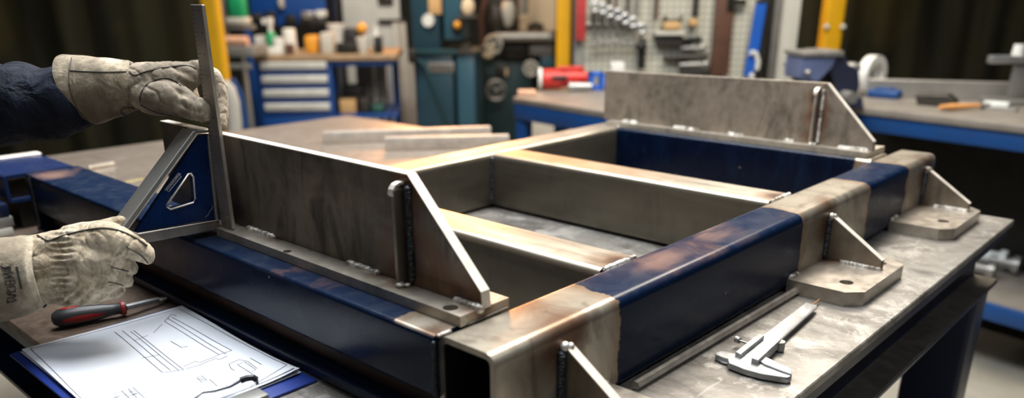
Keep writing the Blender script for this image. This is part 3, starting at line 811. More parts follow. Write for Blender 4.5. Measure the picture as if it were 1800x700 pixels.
# ---- room shell
def plane_obj(name, verts, m, kind='structure'):
    b = MB(); b.bm.faces.new([b.bm.verts.new(v) for v in verts])
    bmesh.ops.recalc_face_normals(b.bm, faces=b.bm.faces)
    return b.build(name, M[m], kind=kind, smooth=0)
R0 = Fr(900, 125)
def rq(x, y, z): return R0.w(x, y, z)
o = MB().box(-75, 75, -165, 6, ZF-.5, ZF); bmesh.ops.transform(o.bm, matrix=Matrix.Translation(R0.o) @ Matrix.Rotation(R0.rz, 4, 'Z'), verts=o.bm.verts)
o.build('floor', M['floor'], kind='structure', smooth=0)
o = MB().box(-75, 75, 0, 1.5, ZF, 42); bmesh.ops.transform(o.bm, matrix=Matrix.Translation(R0.o) @ Matrix.Rotation(R0.rz, 4, 'Z'), verts=o.bm.verts)
o.build('wall_back', M['wall'], kind='structure', smooth=0)
for nm, x0, x1 in (('wall_left', -76.5, -75), ('wall_right', 75, 76.5)):
    o = MB().box(x0, x1, -165, 0, ZF, 42); bmesh.ops.transform(o.bm, matrix=Matrix.Translation(R0.o) @ Matrix.Rotation(R0.rz, 4, 'Z'), verts=o.bm.verts)
    o.build(nm, M['wall'], kind='structure', smooth=0)

def curtain_obj(px0, px1, D, label, a=0, per=1.35, amp=.28, top=34):
    f = Fr((px0+px1)/2, D, a)
    x0 = f.pt(px0, 100)[0]; x1 = f.pt(px1, 100)[0]
    t = f.thing('welding_curtain', label, 'curtain', (px0+px1)/2, 0, ZF, 'dark welding curtains hung across the workshop')
    b = MB(); n = int((x1-x0)/.15); cols = []
    for i in range(n+1):
        x = x0+(x1-x0)*i/n; ph = 2*PI*x/per
        d = amp*math.sin(ph+.6*math.sin(x*.7))+.12*math.sin(x*2.1)
        cols.append([b.bm.verts.new((x, d*(1+.15*j), ZF+.4+(top-ZF)*j/4)) for j in range(5)])
    for c0, c1 in zip(cols, cols[1:]):
        for j in range(4): b.bm.faces.new((c0[j], c1[j], c1[j+1], c0[j+1]))
    f.part(b, 'curtain_sheet', 'curtain', smooth=80)
    f.part(MB().cyl((x0-.5, 0, top+.6), (x1+.5, 0, top+.6), .3, .3, 12), 'curtain_rail', 'dk')
curtain_obj(-120, 400, 66, 'dark olive welding curtain behind the gloved hands', per=5.2, amp=.14)
curtain_obj(1384, 1990, 70, 'dark olive welding curtain behind the vise bench', per=4.6, amp=.14)
curtain_obj(900, 1060, 108, 'narrow dark curtain strip behind the yellow post beside the tool board', per=2.2)

# ---- yellow posts
def post(px0, px1, D, ytop, label, bolts=(), a=0, back=True):
    f = Fr((px0+px1)/2, D, a)
    t = f.thing('yellow_post', label, 'post', (px0+px1)/2, 0, ZF, 'yellow painted posts')
    x0 = f.pt(px0, 60)[0]; x1 = f.pt(px1, 60)[0]
    f.part(MB().rtube('Z', ZF+.15, 32, x0, x1, 0, (x1-x0), (x1-x0)*.18, .06, 4), 'upright', 'yellow')
    f.part(MB().box(x0-.4, x1+.4, -.4, x1-x0+.4, ZF, ZF+.16, .03), 'foot', 'yellow')
    for bx_, by in bolts:
        X, Z = f.pt(bx_, by)
        f.part(MB().cyl((X, -.02, Z), (X, -.22, Z), .19, .17, 12).sph((X, -.2, Z), .16, 12), 'bolt', 'white')
post(358, 387, 62, 0, 'yellow square post rising behind the steel rule')
post(979, 1003, 70, 0, 'yellow square post left of the pegboard, behind the red machine on the bench')
post(1449, 1482, 60, 0, 'yellow square post with two pale bolts above the bench vise', ((1452, 47), (1481, 47)))
f = Fr(1030, 74); b = MB(); f.bx(b, 1004, 1020, -60, 130, 0, .8, foot=ZF+.002)
f.solo(b, 'steel_upright', 'dk', 'dark steel upright right beside the yellow post', 'post')

# ---- left grey stand with green box
f = Fr(415, 74, -.1)
t = f.thing('grey_stand', 'grey steel stand left of the blue drawer bench', 'stand', 415, 0, ZF)
b = MB(); f.bx(b, 388, 446, 82, 100, 0, 3.6); f.part(b, 'top', 'grey')
for x0, x1, d in ((426, 446, 0), (388, 396, 0), (426, 440, 3)):
    b = MB(); f.bx(b, x0, x1, 99, 250, d, d+.6, foot=ZF+.002); f.part(b, 'leg', 'grey')
b = MB(); f.bx(b, 390, 440, 112, 122, .1, .5); f.part(b, 'rail', 'grey')
b = MB(); f.bx(b, 392, 446, 44, 52, 2.9, 3.5); f.part(b, 'rail', 'mgrey'); b = MB(); f.bx(b, 386, 394, -40, 84, 3.0, 3.5); f.part(b, 'rear_post', 'mgrey')
X, Z = f.pt(415, 82, 0)
b = MB(); x0, z0 = f.pt(397, 81, .8); x1, z1 = f.pt(431, 63, .8); zg = f.pt(415, 82, 0)[1]+.42; b.cyl((x0, 1.2, zg), (x1, 1.2, zg), .41, None, 20)
f.solo(b, 'cloth_roll', 'pink', 'salmon roll lying on the grey stand', 'roll')
t = f.thing('green_canister', 'green canister with white base above the grey stand', 'canister', 413, 3, 0)
b = MB(); f.bx(b, 398, 428, -10, 31, 2.9, 4.2, .12); f.part(b, 'body', 'green'); b = MB(); f.bx(b, 396, 432, 31, 43, 2.8, 4.3, .1); f.part(b, 'base', 'offwhite')
b = MB(); f.bx(b, 404, 420, -16, -9, 3.2, 3.9, .05); f.part(b, 'lid', 'black')
# a bent silver duct and strap below the stand
f = Fr(408, 60)
p = [f.pt(x, y) for x, y in ((392, 150), (401, 158), (408, 180), (412, 215), (413, 250))]
b = MB().path([(x, 0, z) for x, z in p]+[(p[-1][0], 0, ZF+.3)], .55, 12)
f.solo(b, 'silver_duct', 'offwhite', 'pale bent hose behind the fingers of the upper glove', 'hose')
p = [f.pt(x, y, .6) for x, y in ((404, 140), (418, 165), (426, 200), (428, 250))]
b = MB().path([(x, .9, z) for x, z in p]+[(p[-1][0], .9, ZF+.3)], .28, 10)
f.solo(b, 'blue_hose', 'bench_blue', 'blue hose hanging beside the pale bent hose', 'hose')

# ---- bench with blue drawer cabinet
f = Fr(515, 78, .07)
t = f.thing('drawer_bench', 'wood topped bench with blue drawer cabinet and grey handles', 'workbench', 515, 0, ZF)
xl, zt_ = f.pt(444, 103, -.3); xr = f.pt(697, 85, -.3)[0]
ztop = f.pt(515, 97, -.3)[1]
f.part(MB().box(xl, xr, -.3, 9, ztop-.55, ztop, .05), 'top', 'wood')
cx0 = f.pt(452, 150)[0]; cx1 = f.pt(584, 150)[0]; zc = ztop-.56
cab = MB().box(cx0, cx1, .05, 8.6, ZF+.5, zc, .06); cab = f.part(cab, 'drawer_cabinet', 'cab_blue')
for i in range(5):
    zz0 = f.pt(515, 104+24.3*i+23, 0)[1]; zz1 = f.pt(515, 104+24.3*i+1.5, 0)[1]
    if i == 4: zz0 = f.pt(515, 240, 0)[1]
    d = f.part(MB().box(cx0+.25, cx1-.2, -.12, .1, zz0, zz1, .04), 'drawer', 'cab_blue', cab)
    if i < 4:
        hz = zz1-.14
        h = MB().prism([(-.12, hz-.75), (-.42, hz-.60), (-.42, hz-.08), (-.12, hz)], 'X', cx0+.55, cx1-.35, .03)
        f.part(h, 'handle', 'handle', cab)
b = MB(); f.bx(b, 682, 693, 90, 300, .05, .9, foot=ZF+.002, top=zc); f.part(b, 'leg', 'cab_blue')
f.part(MB().box(cx1, xr-.2, .1, .5, zc-.5, zc, .03), 'apron', 'cab_blue'); f.part(MB().box(xr-1.1, xr-.4, 7.6, 8.4, ZF+.002, zc, .03), 'leg', 'cab_blue')
zs = f.pt(640, 200, 1)[1]
f.part(MB().box(cx1, xr-.3, .4, 8.2, zs-.35, zs, .03), 'lower_shelf', 'cab_blue')
# under the bench
b = MB(); f.bx(b, 597, 626, 176, 199, 1, 3, foot=zs+.003); f.solo(b, 'cardboard_box', 'card', 'small cardboard box on the lower shelf of the drawer bench', 'box')
for i, (x0, x1, y0, m_) in enumerate(((588, 598, 165, 'dk'), (630, 650, 172, 'machine_dark'), (653, 676, 184, 'green_d'), (600, 640, 150, 'dk'))):
    d = 1 if i != 3 else 4
    b = MB(); f.bx(b, x0, x1, y0, 199, d, d+1.8, .2, foot=zs+.003)
    f.solo(b, 'parts_bin', m_, ['narrow black bin beside the cardboard box under the bench', 'dark iron bin right of the cardboard box', 'low dark green bin at the right end of the lower shelf', 'wide black bin behind the cardboard box under the bench'][i], 'bin', 'bins on the lower shelf of the drawer bench')
# hanging pale tubes behind the bench opening
for i, px in enumerate((627, 637, 648, 660, 671)):
    x, z1 = f.pt(px, 92, 8.7); r = .34
    f.solo(MB().path([(x, 9.6, ztop+.2), (x+.02, 9.6, ztop-4), (x+.15*(i-2), 9.7, ztop-6.5-.4*i)], [r, r, r*.8], 12), 'plastic_tube', 'offwhite',
           'one of the pale tubes hanging behind the drawer bench', 'tube', 'pale tubes hanging behind the drawer bench')
# things on the bench
zt = ztop+.002
def on(name, m, label, cat, x0, x1, y0, d0, d1, bev=.1, base=None):
    b = MB(); f.bx(b, x0, x1, y0, 90, d0, d1, bev, foot=base if base is not None else zt); return f.solo(b, name, m, label, cat)
def cyl_on(name, m, label, cat, px, y0, rpx, d, prof=None, base=None):
    x, z1 = f.pt(px, y0, d); r = rpx*(f.D+d)/FPX; zb = base if base is not None else zt; h = z1-zb
    pr = prof or [(.8, 0), (1, .05), (1, .9), (.85, 1)]
    return f.solo(MB().lathe((x, d, zb), [(a_*r, b_*h) for a_, b_ in pr], 18), name, m, label, cat)
t = f.thing('spray_bottle', 'green and white spray bottle standing on the drawer bench', 'bottle', 473, 2, zt)
x, z1 = f.pt(473, 33, 2); zm = f.pt(473, 56, 2)[1]; h = z1-zt
f.part(MB().lathe((x, 2, zt), [(.5, 0), (.55, .1), (.55, (zm-zt)*.8), (.3, zm-zt)], 18), 'body', 'green')
f.part(MB().lathe((x, 2, zm-.02), [(.24, 0), (.24, .5), (.36, .7), (.36, 1.3)], 16).box(x-.7, x+.35, 1.8, 2.2, z1-.5, z1, .06), 'spray_head', 'white')
on('paper_box', 'white', 'low white box at the left end of the drawer bench', 'box', 447, 493, 84, .3, 1.3, .05)
on('plastic_tub', 'handle', 'pale grey tub on the left of the drawer bench', 'tub', 446, 468, 63, 2.5, 4, .15)
cyl_on('plastic_jar', 'handle', 'clear pale jar beside the green spray bottle', 'jar', 488, 66, 9, 1.0)
cyl_on('white_can', 'white', 'white can in the middle of the drawer bench', 'can', 507, 50, 11, 3)
on('dark_box', 'brown', 'small brown box below the white can', 'box', 500, 515, 78, .5, 1.5)
on('yellow_case', 'orange', 'yellow power tool case on the drawer bench', 'case', 534, 559, 63, 1.2, 3.2, .2)
on('pale_box', 'offwhite', 'pale box right of the yellow case', 'box', 562, 586, 58, 1, 3)
cyl_on('white_bucket', 'white', 'white bucket behind the pale box', 'bucket', 590, 42, 15, 4.5, [(.8, 0), (1, .9), (1.05, .95), (1.05, 1)])
on('black_case', 'black', 'black case left of the orange lamp on the bench', 'case', 603, 630, 51, 3, 6)
on('black_tray', 'dk', 'low black tray near the bench front', 'tray', 590, 625, 76, .6, 1.7)
t = f.thing('work_lamp', 'small orange work lamp on a black foot on the drawer bench', 'lamp', 636, 2.5, zt)
x, z = f.pt(636, 50, 2.5)
f.part(MB().sph((x, 2.5, z), .52, 18, (1, .8, 1)), 'lamp_head', 'orange'); f.part(MB().lathe((x, 2.5, zt), [(.6, 0), (.6, .15), (.12, .2), (.12, z-zt-.3)], 14), 'stand', 'black')
cyl_on('white_bowl', 'white', 'white bowl in front of the orange lamp', 'bowl', 637, 66, 12, .7, [(.5, 0), (.8, .4), (1, 1), (.9, 1)])
cyl_on('grey_bottle', 'handle', 'pale grey bottle at the right end of the drawer bench', 'bottle', 660, 46, 8, 1.8, [(.9, 0), (1, .1), (1, .6), (.4, .8), (.4, 1)])
on('black_block', 'black', 'black block at the right end of the drawer bench', 'block', 656, 672, 64, .3, 1.4)
# blue tool panel and pale wall panels
g_ = Fr(510, 90, .07)
t = g_.thing('tool_rack', 'blue tool panel standing behind the drawer bench', 'panel', 510, 0, ZF)
b = MB(); g_.bx(b, 429, 575, -80, 44, 0, .3, .03); g_.part(b, 'panel', 'cab_blue')
b = MB(); g_.bx(b, 575, 593, -80, 44, -.2, .4, .03); g_.part(b, 'side_post', 'navy_steel', ) ; b = MB(); g_.bx(b, 440, 446, 40, 200, 0, .4, .03, foot=ZF+.002); g_.part(b, 'leg', 'cab_blue'); b = MB(); g_.bx(b, 575, 583, 40, 200, 0, .4, .03, foot=ZF+.002); g_.part(b, 'leg', 'cab_blue')
for i, (x0, x1, y0, y1, m_, nm, lb) in enumerate(((430, 462, 24, 40, 'dk', 'pliers', 'dark pliers hung low at the left of the blue tool panel'), (465, 485, 20, 42, 'dk', 'hand_tool', 'dark hand tool hung behind the spray bottle'), (488, 499, -12, 15, 'offwhite', 'white_tool', 'white tool hung high on the blue tool panel'),
        (500, 520, 26, 44, 'dk', 'hand_tool', 'dark hand tool hung in the middle of the blue tool panel'), (528, 552, 20, 33, 'mgrey', 'socket_set', 'pale socket set on the blue tool panel'), (524, 575, 33, 46, 'dk', 'tool_holder', 'black tool holder at the right foot of the blue panel'), (553, 574, 18, 30, 'handle', 'socket_set', 'pale socket set nearest the right edge of the blue panel'))):
    b = MB(); g_.bx(b, x0, x1, y0, y1, -.9, -.02, .15)
    X0, Zc = g_.pt(x0, (y0+y1)/2, -.5); X1 = g_.pt(x1, y0, -.5)[0]
    b.cyl(((X0+X1)/2, -1.1, Zc-.2), ((X0+X1)/2, -.02, Zc-.2), .22, .2, 10)
    g_.solo(b, nm, m_, lb, 'tool')
g_ = Fr(650, 99, .0)
t = g_.thing('wall_board', 'pale wall board with dark shelf strip right of the blue tool panel', 'panel', 650, 0, ZF)
b = MB(); g_.bx(b, 594, 714, -90, 240, 0, .3, .03, foot=ZF+.002); g_.part(b, 'board', 'white')
b = MB(); g_.bx(b, 664, 712, 34, 38, -.8, 0, .03); g_.part(b, 'shelf', 'machine_dark'); b = MB(); g_.bx(b, 663, 690, -6, 5, -.8, 0, .1); g_.part(b, 'wall_box', 'machine_dark')
# ribbed pale sheet bundle
f2 = Fr(708, 93)
t = f2.thing('sheet_bundle', 'tall bundle of pale plastic sheets standing left of the teal machine', 'sheets', 705, 0, ZF)
for i, px in enumerate((694, 701, 708, 715, 721)):
    x, z1 = f2.pt(px, 40+ (60 if i > 2 else 0), .3*i)
    f2.part(MB().path([(x, .3*i, ZF+.01), (x+.05, .3*i, -4), (x, .3*i, z1)], [.42, .40, .33], 12), 'sheet_roll', 'offwhite' if i % 2 else 'white')

# ---- teal band saw
f = Fr(772, 80, -.12)
t = f.thing('band_saw', 'teal upright band saw with column and lower cabinet', 'machine', 772, 0, ZF)
b = MB(); f.bx(b, 716, 775, -110, 97, .2, 5, .15); f.part(b, 'column', 'teal')
b = MB(); f.bx(b, 775, 812, -110, 70, .0, 4.5, .1); f.part(b, 'column_side', 'teal_l')
b = MB(); f.bx(b, 729, 802, 96, 300, -.6, 4.5, .15, foot=ZF+.002); cb2 = f.part(b, 'lower_cabinet', 'teal')
b = MB(); f.bx(b, 802, 838, 92, 300, -.7, 4.6, .1, foot=ZF+.002); f.part(b, 'cabinet_side', 'teal_l')
b = MB(); f.bx(b, 716, 840, 88, 96, -.9, 4.6, .08); f.part(b, 'saw_table', 'teal_d')
b = MB(); f.bx(b, 752, 776, -20, 25, .02, .22, .04); f.part(b, 'yellow_plate', 'card')
b = MB(); x, z = f.pt(753, 36, .1); b.cyl((x, .2, z), (x, -.15, z), .6, .55, 20); f.part(b, 'dial', 'handle')
b = MB(); f.bx(b, 752, 798, 110, 127, -.72, -.58, .03); pl_ = f.part(b, 'maker_plate', 'mgrey', cb2)
b = MB()
for k in range(7):
    f.bx(b, 756+k*5.6, 759.5+k*5.6, 114, 123, -.76, -.70, .01)
f.part(b, 'raised_letters', 'machine_dark', cb2)
p = [f.pt(x, y, -.8) for x, y in ((720, 92), (748, 115), (766, 160), (786, 215))]
f.part(MB().path([(x, -.95, z) for x, z in p], .16, 10), 'cable', 'teal_d')
b = MB(); f.bx(b, 716, 732, 88, 112, -1.6, -.9, .25); f.part(b, 'hand_wheel_hub', 'dk')
b = MB(); x, z = f.pt(820, 85, -.7); b.cyl((x, -.9, z), (x, -.6, z), .5, .5, 18).box(x-.9, x+.9, -1, 0, z-.55, z-.1, .1); f.part(b, 'guide_block', 'machine_dark')
b = MB(); x, z = f.pt(823, 12, -.3); b.sph((x, -.4, z), .62, 18, (1, .5, 1.3)); f.part(b, 'lamp_head', 'cream')
b = MB(); p = [f.pt(x, y, -.4) for x, y in ((838, 30), (806, 32), (800, 40), (804, 56))]; b.path([(x, -.4, z) for x, z in p], .3, 10); x, z = f.pt(803, 47, -.5); b.sph((x, -.5, z), .6, 14, (.8, .6, 1.2)); f.part(b, 'guide_arm', 'dk')
b = MB(); x, z = f.pt(804, 44, -.9); b.sph((x, -1.0, z), .35, 12); f.part(b, 'brass_knob', 'orange')

# ---- milling machine
f = Fr(895, 91, .05)
t = f.thing('milling_machine', 'dark milling machine with cream panel and handwheels', 'machine', 900, 0, ZF)
b = MB(); f.bx(b, 850, 935, 108, 300, 1, 6, .3, foot=ZF+.002); f.part(b, 'base', 'teal_d')
b = MB(); f.bx(b, 868, 975, 58, 72, -1.2, 3.2, .15); f.part(b, 'work_table', 'mgrey')
b = MB(); f.bx(b, 880, 966, 60, 66, -1.35, -1.2, .03); f.part(b, 'table_slot', 'handle')
b = MB(); f.bx(b, 855, 930, -70, 52, 2.5, 7, .4); f.part(b, 'column', 'machine_dark')
b = MB(); f.bx(b, 912, 977, -60, 54, 2.2, 2.5, .05); f.part(b, 'cream_guard', 'cream')
b = MB(); f.bx(b, 884, 930, 72, 106, .2, 3.5, .3); f.part(b, 'knee', 'dk')
b = MB(); x, z = f.pt(893, 26, 0); b.lathe((x, 0, z-1.2), [(.3, 0), (.5, .3), (.8, 1.0), (.8, 1.9), (.5, 2.6)], 18); f.part(b, 'spindle_head', 'offwhite')
b = MB(); x, z = f.pt(872, 40, 0); b.lathe((x, .5, z-1.5), [(.5, 0), (1.0, .6), (1.3, 2.0), (.9, 3.2)], 18); f.part(b, 'motor', 'machine_dark')
b = MB(); x, z = f.pt(921, 8, -.3); b.cyl((x, 0, z-1), (x, 0, z+2.4), .45, .45, 16); f.part(b, 'quill', 'mgrey')
for i, (px, py, r, m_) in enumerate(((867, 78, .85, 'offwhite'), (858, 90, .55, 'cream'), (933, 120, .7, 'offwhite'), (872, 158, 1.0, 'mgrey'))):
    x, z = f.pt(px, py, -1.2)
    b = MB()
    b.path([(x+r*math.cos(k*PI/12), -1.4, z+r*math.sin(k*PI/12)) for k in range(24)], .17, 8, closed=True)
    b.cyl((x, -1.5, z), (x, .5, z), .28, .28, 12)
    for k in range(3): b.cyl((x, -1.4, z), (x+r*math.cos(k*2.1+.4), -1.4, z+r*math.sin(k*2.1+.4)), .09, .09, 8)
    f.part(b, 'hand_wheel', m_)
b = MB(); f.bx(b, 872, 896, 114, 136, .4, 2, .2); f.part(b, 'gear_case', 'machine_dark')
b = MB(); f.bx(b, 888, 893, 120, 134, .2, .4, .05); f.part(b, 'yellow_plate', 'cream')
b = MB(); f.bx(b, 930, 972, 76, 98, .5, 4, .2); f.part(b, 'motor_housing', 'grey')
b = MB(); f.bx(b, 950, 974, 98, 120, .6, 3.8, .15); f.part(b, 'gearbox', 'teal_l')
b = MB(); p = [f.pt(x, y, 0) for x, y in ((858, -20), (846, 30), (848, 70), (842, 120), (846, 180))]; b.path([(x, 0, z) for x, z in p], .3, 10); f.part(b, 'hose', 'brown')
b = MB(); p = [f.pt(x, y, -.5) for x, y in ((930, 50), (944, 44), (958, 50))]; b.path([(x, 1.5, z) for x, z in p], .3, 10); f.part(b, 'lever', 'dk')
b = MB(); f.bx(b, 836, 847, 118, 210, -1.4, -1.1, .05, foot=ZF+.002); f.part(b, 'stand_post', 'mgrey')

# ---- pegboard wall with tools
f = Fr(1195, 56, .03)
t = f.thing('tool_board', 'pale perforated tool board with pale steel frame', 'tool board', 1195, 0, ZF)
zbot = -3.0
b = MB(); f.bx(b, 1022, 1366, -90, 200, 0, .12, .01, foot=zbot); f.part(b, 'perforated_panel', 'peg', smooth=0)
for x0, x1 in ((1366, 1386), (1014, 1024)):
    b = MB(); f.bx(b, x0, x1, -90, 200, -.25, .35, .05, foot=ZF+.002); f.part(b, 'frame_post', 'offwhite' if x0 > 1100 else 'grey')
x0 = f.pt(1014, 50)[0]; x1 = f.pt(1386, 50)[0]
f.part(MB().box(x0, x1, -.2, .3, zbot-.5, zbot, .05), 'frame_rail', 'grey')
b = MB(); f.bx(b, 1027, 1126, 38, 44, -.45, -.01, .03); f.part(b, 'rack', 'offwhite')
b = MB(); f.bx(b, 1152, 1204, 55, 62, -1.0, -.01, .03); f.part(b, 'rack', 'offwhite')
def hung(name, m, label, cat, mb, group=None): return f.solo(mb, name, m, label, cat, group)
b = MB(); f.bx(b, 1015, 1029, -60, 71, -.9, -.55, .06); 
hung('red_level', 'toolred', 'dull red level hanging at the left edge of the tool board', 'level', b)
# spanners: ring heads in a falling row, shanks below
wr = [(1046, 12), (1059, 15), (1072, 21), (1086, 25), (1099, 33), (1112, 39), (1127, 50)]
ords = ['leftmost and longest', 'second from the left', 'third from the left', 'fourth from the left', 'fifth from the left', 'sixth from the left', 'rightmost and lowest']
for i, (px, py) in enumerate(wr):
    x, z = f.pt(px, py, -.8); r = .24
    b = MB()
    b.path([(x+r*math.cos(k*PI/8), -.8, z+r*math.sin(k*PI/8)*1.1) for k in range(16)], .11, 8, closed=True)
    L = 2.3-.2*i
    t2 = thing('spanner', 'bright ring spanner, %s of the falling row on the tool board' % ords[i], 'spanner', tuple(f.w(x, -.8, z-L)), f.rz, 'spanners hung on the tool board')
    f.tx, f.ty, f.tz = x, -.8, z-L; f.t = t2
    f.part(b, 'ring_head', 'bright')
    f.part(MB().path([(x, -.8, z-.28), (x+.02, -.8, z-1.2), (x+.03, -.75, z-L)], [.10, .085, .085], 8, .6).box(x-.2, x+.22, -.85, -.65, z-L-.25, z-L+.15, .08), 'shank', 'mgrey')
for i, (px, y0, y1) in enumerate(((1044, 46, 84), (1058, 46, 72), (1073, 46, 66), (1088, 46, 70), (1102, 46, 62))):
    x, z0 = f.pt(px, y0, -.55); z1 = f.pt(px, y1, -.55)[1]
    t2 = thing('screwdriver', 'dark screwdriver in the rack of the tool board, %s' % ['leftmost and longest of five', 'second of five from the left', 'middle of five', 'fourth of five from the left', 'rightmost of five'][i], 'screwdriver', tuple(f.w(x, -.55, z1)), f.rz, 'screwdrivers in the rack of the tool board')
    f.tx, f.ty, f.tz = x, -.55, z1; f.t = t2
    f.part(MB().lathe((x, -.55, z0+.15), [(.16, 0), (.2, .1), (.2, .6), (.12, .7)], 10), 'grip', 'machine_dark'); f.part(MB().cyl((x, -.55, z1), (x, -.55, z0+.2), .06, .06, 8), 'blade', 'mgrey')
# hanging iron tools
def bars(px0, px1, y0, y1, m, name, label, cat, d=-.5, lean_=0):
    x0, z0 = f.pt(px0, y0, d); x1, z1 = f.pt(px1, y1, d); r = abs(x1-x0)/2; xm = (x0+x1)/2
    b = MB().path([(xm, d, z1), (xm+lean_*.5, d, (z0+z1)/2), (xm+lean_, d, z0)], [r*.8, r*.7, r], 10, .6)
    b.sph((xm+lean_, d, z0), r*1.15, 12, (1, .6, 1)); return hung(name, m, label, cat, b)
bars(1066, 1076, -60, 8, 'machine_dark', 'round_file', 'dark file hanging left of the spanner row', 'file')
bars(1080, 1087, -60, 14, 'brown', 'round_file', 'brown file hanging behind the spanner row', 'file')
bars(1100, 1108, -60, 22, 'machine_dark', 'cold_chisel', 'dark chisel hanging above the middle of the spanner row', 'chisel')
bars(1116, 1126, -60, 30, 'grey', 'pry_bar', 'grey bar hanging above the right end of the spanner row', 'bar')
bars(1150, 1160, -60, 34, 'brown', 'pry_bar', 'brown bar hanging left of the small wood plane', 'bar')
bars(1219, 1231, -60, 30, 'dk', 'pry_bar', 'dark bar hanging above the small orange block', 'bar')
b = MB(); f.bx(b, 1124, 1134, 68, 122, -.8, -.3, .15); x, z = f.pt(1127, 82, -.8); b.sph((x, -.9, z), .4, 12, (1, .6, .8)); x, z = f.pt(1127, 60, -.6); b.cyl((x, -.6, z-.6), (x, -.6, z+.3), .12, .12, 8)
hung('g_clamp', 'dk', 'dark clamp hanging below the end of the spanner row', 'clamp', b)
f.thing('hand_plane', 'small hand plane on the upper bracket of the tool board', 'plane', 1180, -.8, 0)
b = MB(); f.bx(b, 1168, 1196, 38, 53, -1.1, -.2, .12); f.part(b, 'body', 'card')
b = MB(); p = [f.pt(x, y, -.7) for x, y in ((1167, 30), (1171, 38), (1184, 40), (1197, 36), (1200, 28))]; b.path([(x, -.7, z) for x, z in p], [.15, .22, .26, .22, .15], 10); f.part(b, 'iron', 'dk')
b = MB(); f.bx(b, 1155, 1200, 63, 80, -.7, -.02, .08); hung('tool_box', 'machine_dark', 'small dark box under the upper bracket of the tool board', 'box', b)
b = MB(); f.bx(b, 1213, 1227, 33, 46, -.7, -.1, .1); hung('wood_block', 'card', 'small orange wood block above the clamp stack', 'block', b)
for i, (x0, x1, y0, y1, m_) in enumerate(((1203, 1226, 66, 78, 'dk'), (1200, 1234, 80, 92, 'mgrey'), (1168, 1236, 95, 107, 'machine_dark'), (1196, 1240, 109, 120, 'mgrey'), (1196, 1240, 121, 133, 'dk'))):
    b = MB(); X0, Z = f.pt(x0, (y0+y1)/2, -.7); X1 = f.pt(x1, y0, -.7)[0]
    b.path([(X0, -.5, Z), ((X0+X1)/2, -.8, Z+.05), (X1, -.7, Z+.03)], [.15, .2, .24], 10); b.sph((X1, -.8, Z+.05), .3, 12, (1, .8, .9)); b.box(X0, X1-.1, -.4, -.15, Z-.14, Z+.14, .05)
    hung('screw_clamp', m_, 'iron clamp on the tool board, %s of the stack of five' % ['topmost and shortest', 'second from the top', 'middle and longest', 'fourth from the top', 'lowest'][i], 'clamp', b, 'clamps stacked on the tool board')
b = MB(); f.bx(b, 1264, 1281, -60, 132, -.6, -.3, .06); hung('rusty_bar', 'brown', 'long rusty brown flat bar hanging on the tool board', 'metal bar', b)
b = MB(); f.bx(b, 1285, 1291, -60, 20, -.7, -.3, .06); x, z = f.pt(1296, 5, -.5); b.box(x-.5, x+.6, -.6, -.35, z-.15, z+.2, .05); hung('try_square', 'dk', 'black try square hanging beside the rusty bar', 'square', b)
# blue level, slightly leaning, with white loop
xa, za = f.pt(1319, 134, -.8); xb, zb = f.pt(1334, 6, -.5)
f.thing('spirit_level', 'long blue spirit level leaning on the tool board', 'level', 1325, -.7, za)
wd = .42
f.part(MB().prism([(xa-wd, za), (xa+wd*.7, za), (xb+wd, zb), (xb-wd*.6, zb)], 'Y', -.9, -.5, .04), 'body', 'lblue')
f.part(MB().prism([(xb-wd*.55, zb-.02), (xb+wd, zb-.02), (xb+wd, zb+.25), (xb-wd*.5, zb+.25)], 'Y', -.92, -.48, .04), 'end_cap', 'black')
f.part(MB().prism([(xa+wd*.72, za), (xa+wd*1.2, za), (xb+wd*1.5, zb), (xb+wd*1.02, zb)], 'Y', -.7, -.45, .03), 'edge_strip', 'dk')
p = [f.pt(x, y, -1) for x, y in ((1318, 96), (1322, 91), (1328, 94), (1332, 108), (1330, 122), (1323, 130), (1320, 136))]
f.solo(MB().path([(x, -1.05, z) for x, z in p], [.1, .14, .16, .16, .16, .16, .2], 10), 'white_strap', 'white', 'white strap looped at the lower end of the blue spirit level', 'strap')
for i, (x0, x1, m_) in enumerate(((1344, 1350, 'machine_dark'), (1356, 1362, 'mgrey'))):
    b = MB(); f.bx(b, x0, x1, -60, 140, -.6, -.3, .05); hung('flat_bar', m_, ['dark flat bar hanging right of the blue level', 'grey flat bar hanging at the right edge of the tool board'][i], 'metal bar', b)

# ---- bench behind the frame (left piece) with red tool
f = Fr(985, 47)
bA = thing('blue_bench', 'blue framed bench carrying the red machine, left of the far upright plate', 'workbench', (30, 19, ZF))
zt = .02
def va(mb):
    bmesh.ops.transform(mb.bm, matrix=Matrix.Translation((27.15, 24.6, 0)) @ Matrix.Rotation(math.atan2(-.98, -.18), 4, 'Z'), verts=mb.bm.verts); return mb
P4 = [(27.15, 24.6), (25.3, 14), (32.6, 12.8), (33.4, 26.3)]
MB().prism(P4, 'Z', zt-.3, zt, .03).build('top', M['btop'], bA)
for (x0, y0), (x1, y1) in zip(P4, P4[1:]+P4[:1]):
    d = Vector((x1-x0, y1-y0, 0)); L = d.length; mt = Matrix.Translation((x0, y0, 0)) @ Matrix.Rotation(math.atan2(d.y, d.x), 4, 'Z')
    MB().box(.06, L-.06, .05, .4, zt-1.15, zt-.31, .03, mat=mt).build('apron', M['bench_blue'], bA)
for (x0, y0), (ex, ey) in zip(P4, ((1, -1), (1, 1), (-1, 1), (-1, -1))):
    x0 += .08*ex; y0 += .12*ey; MB().rtube('Z', ZF+.002, zt-.32, min(x0, x0+.7*ex), max(x0, x0+.7*ex), min(y0, y0+.7*ey), max(y0, y0+.7*ey), .08, .06, 3).build('leg', M['bench_blue'], bA)
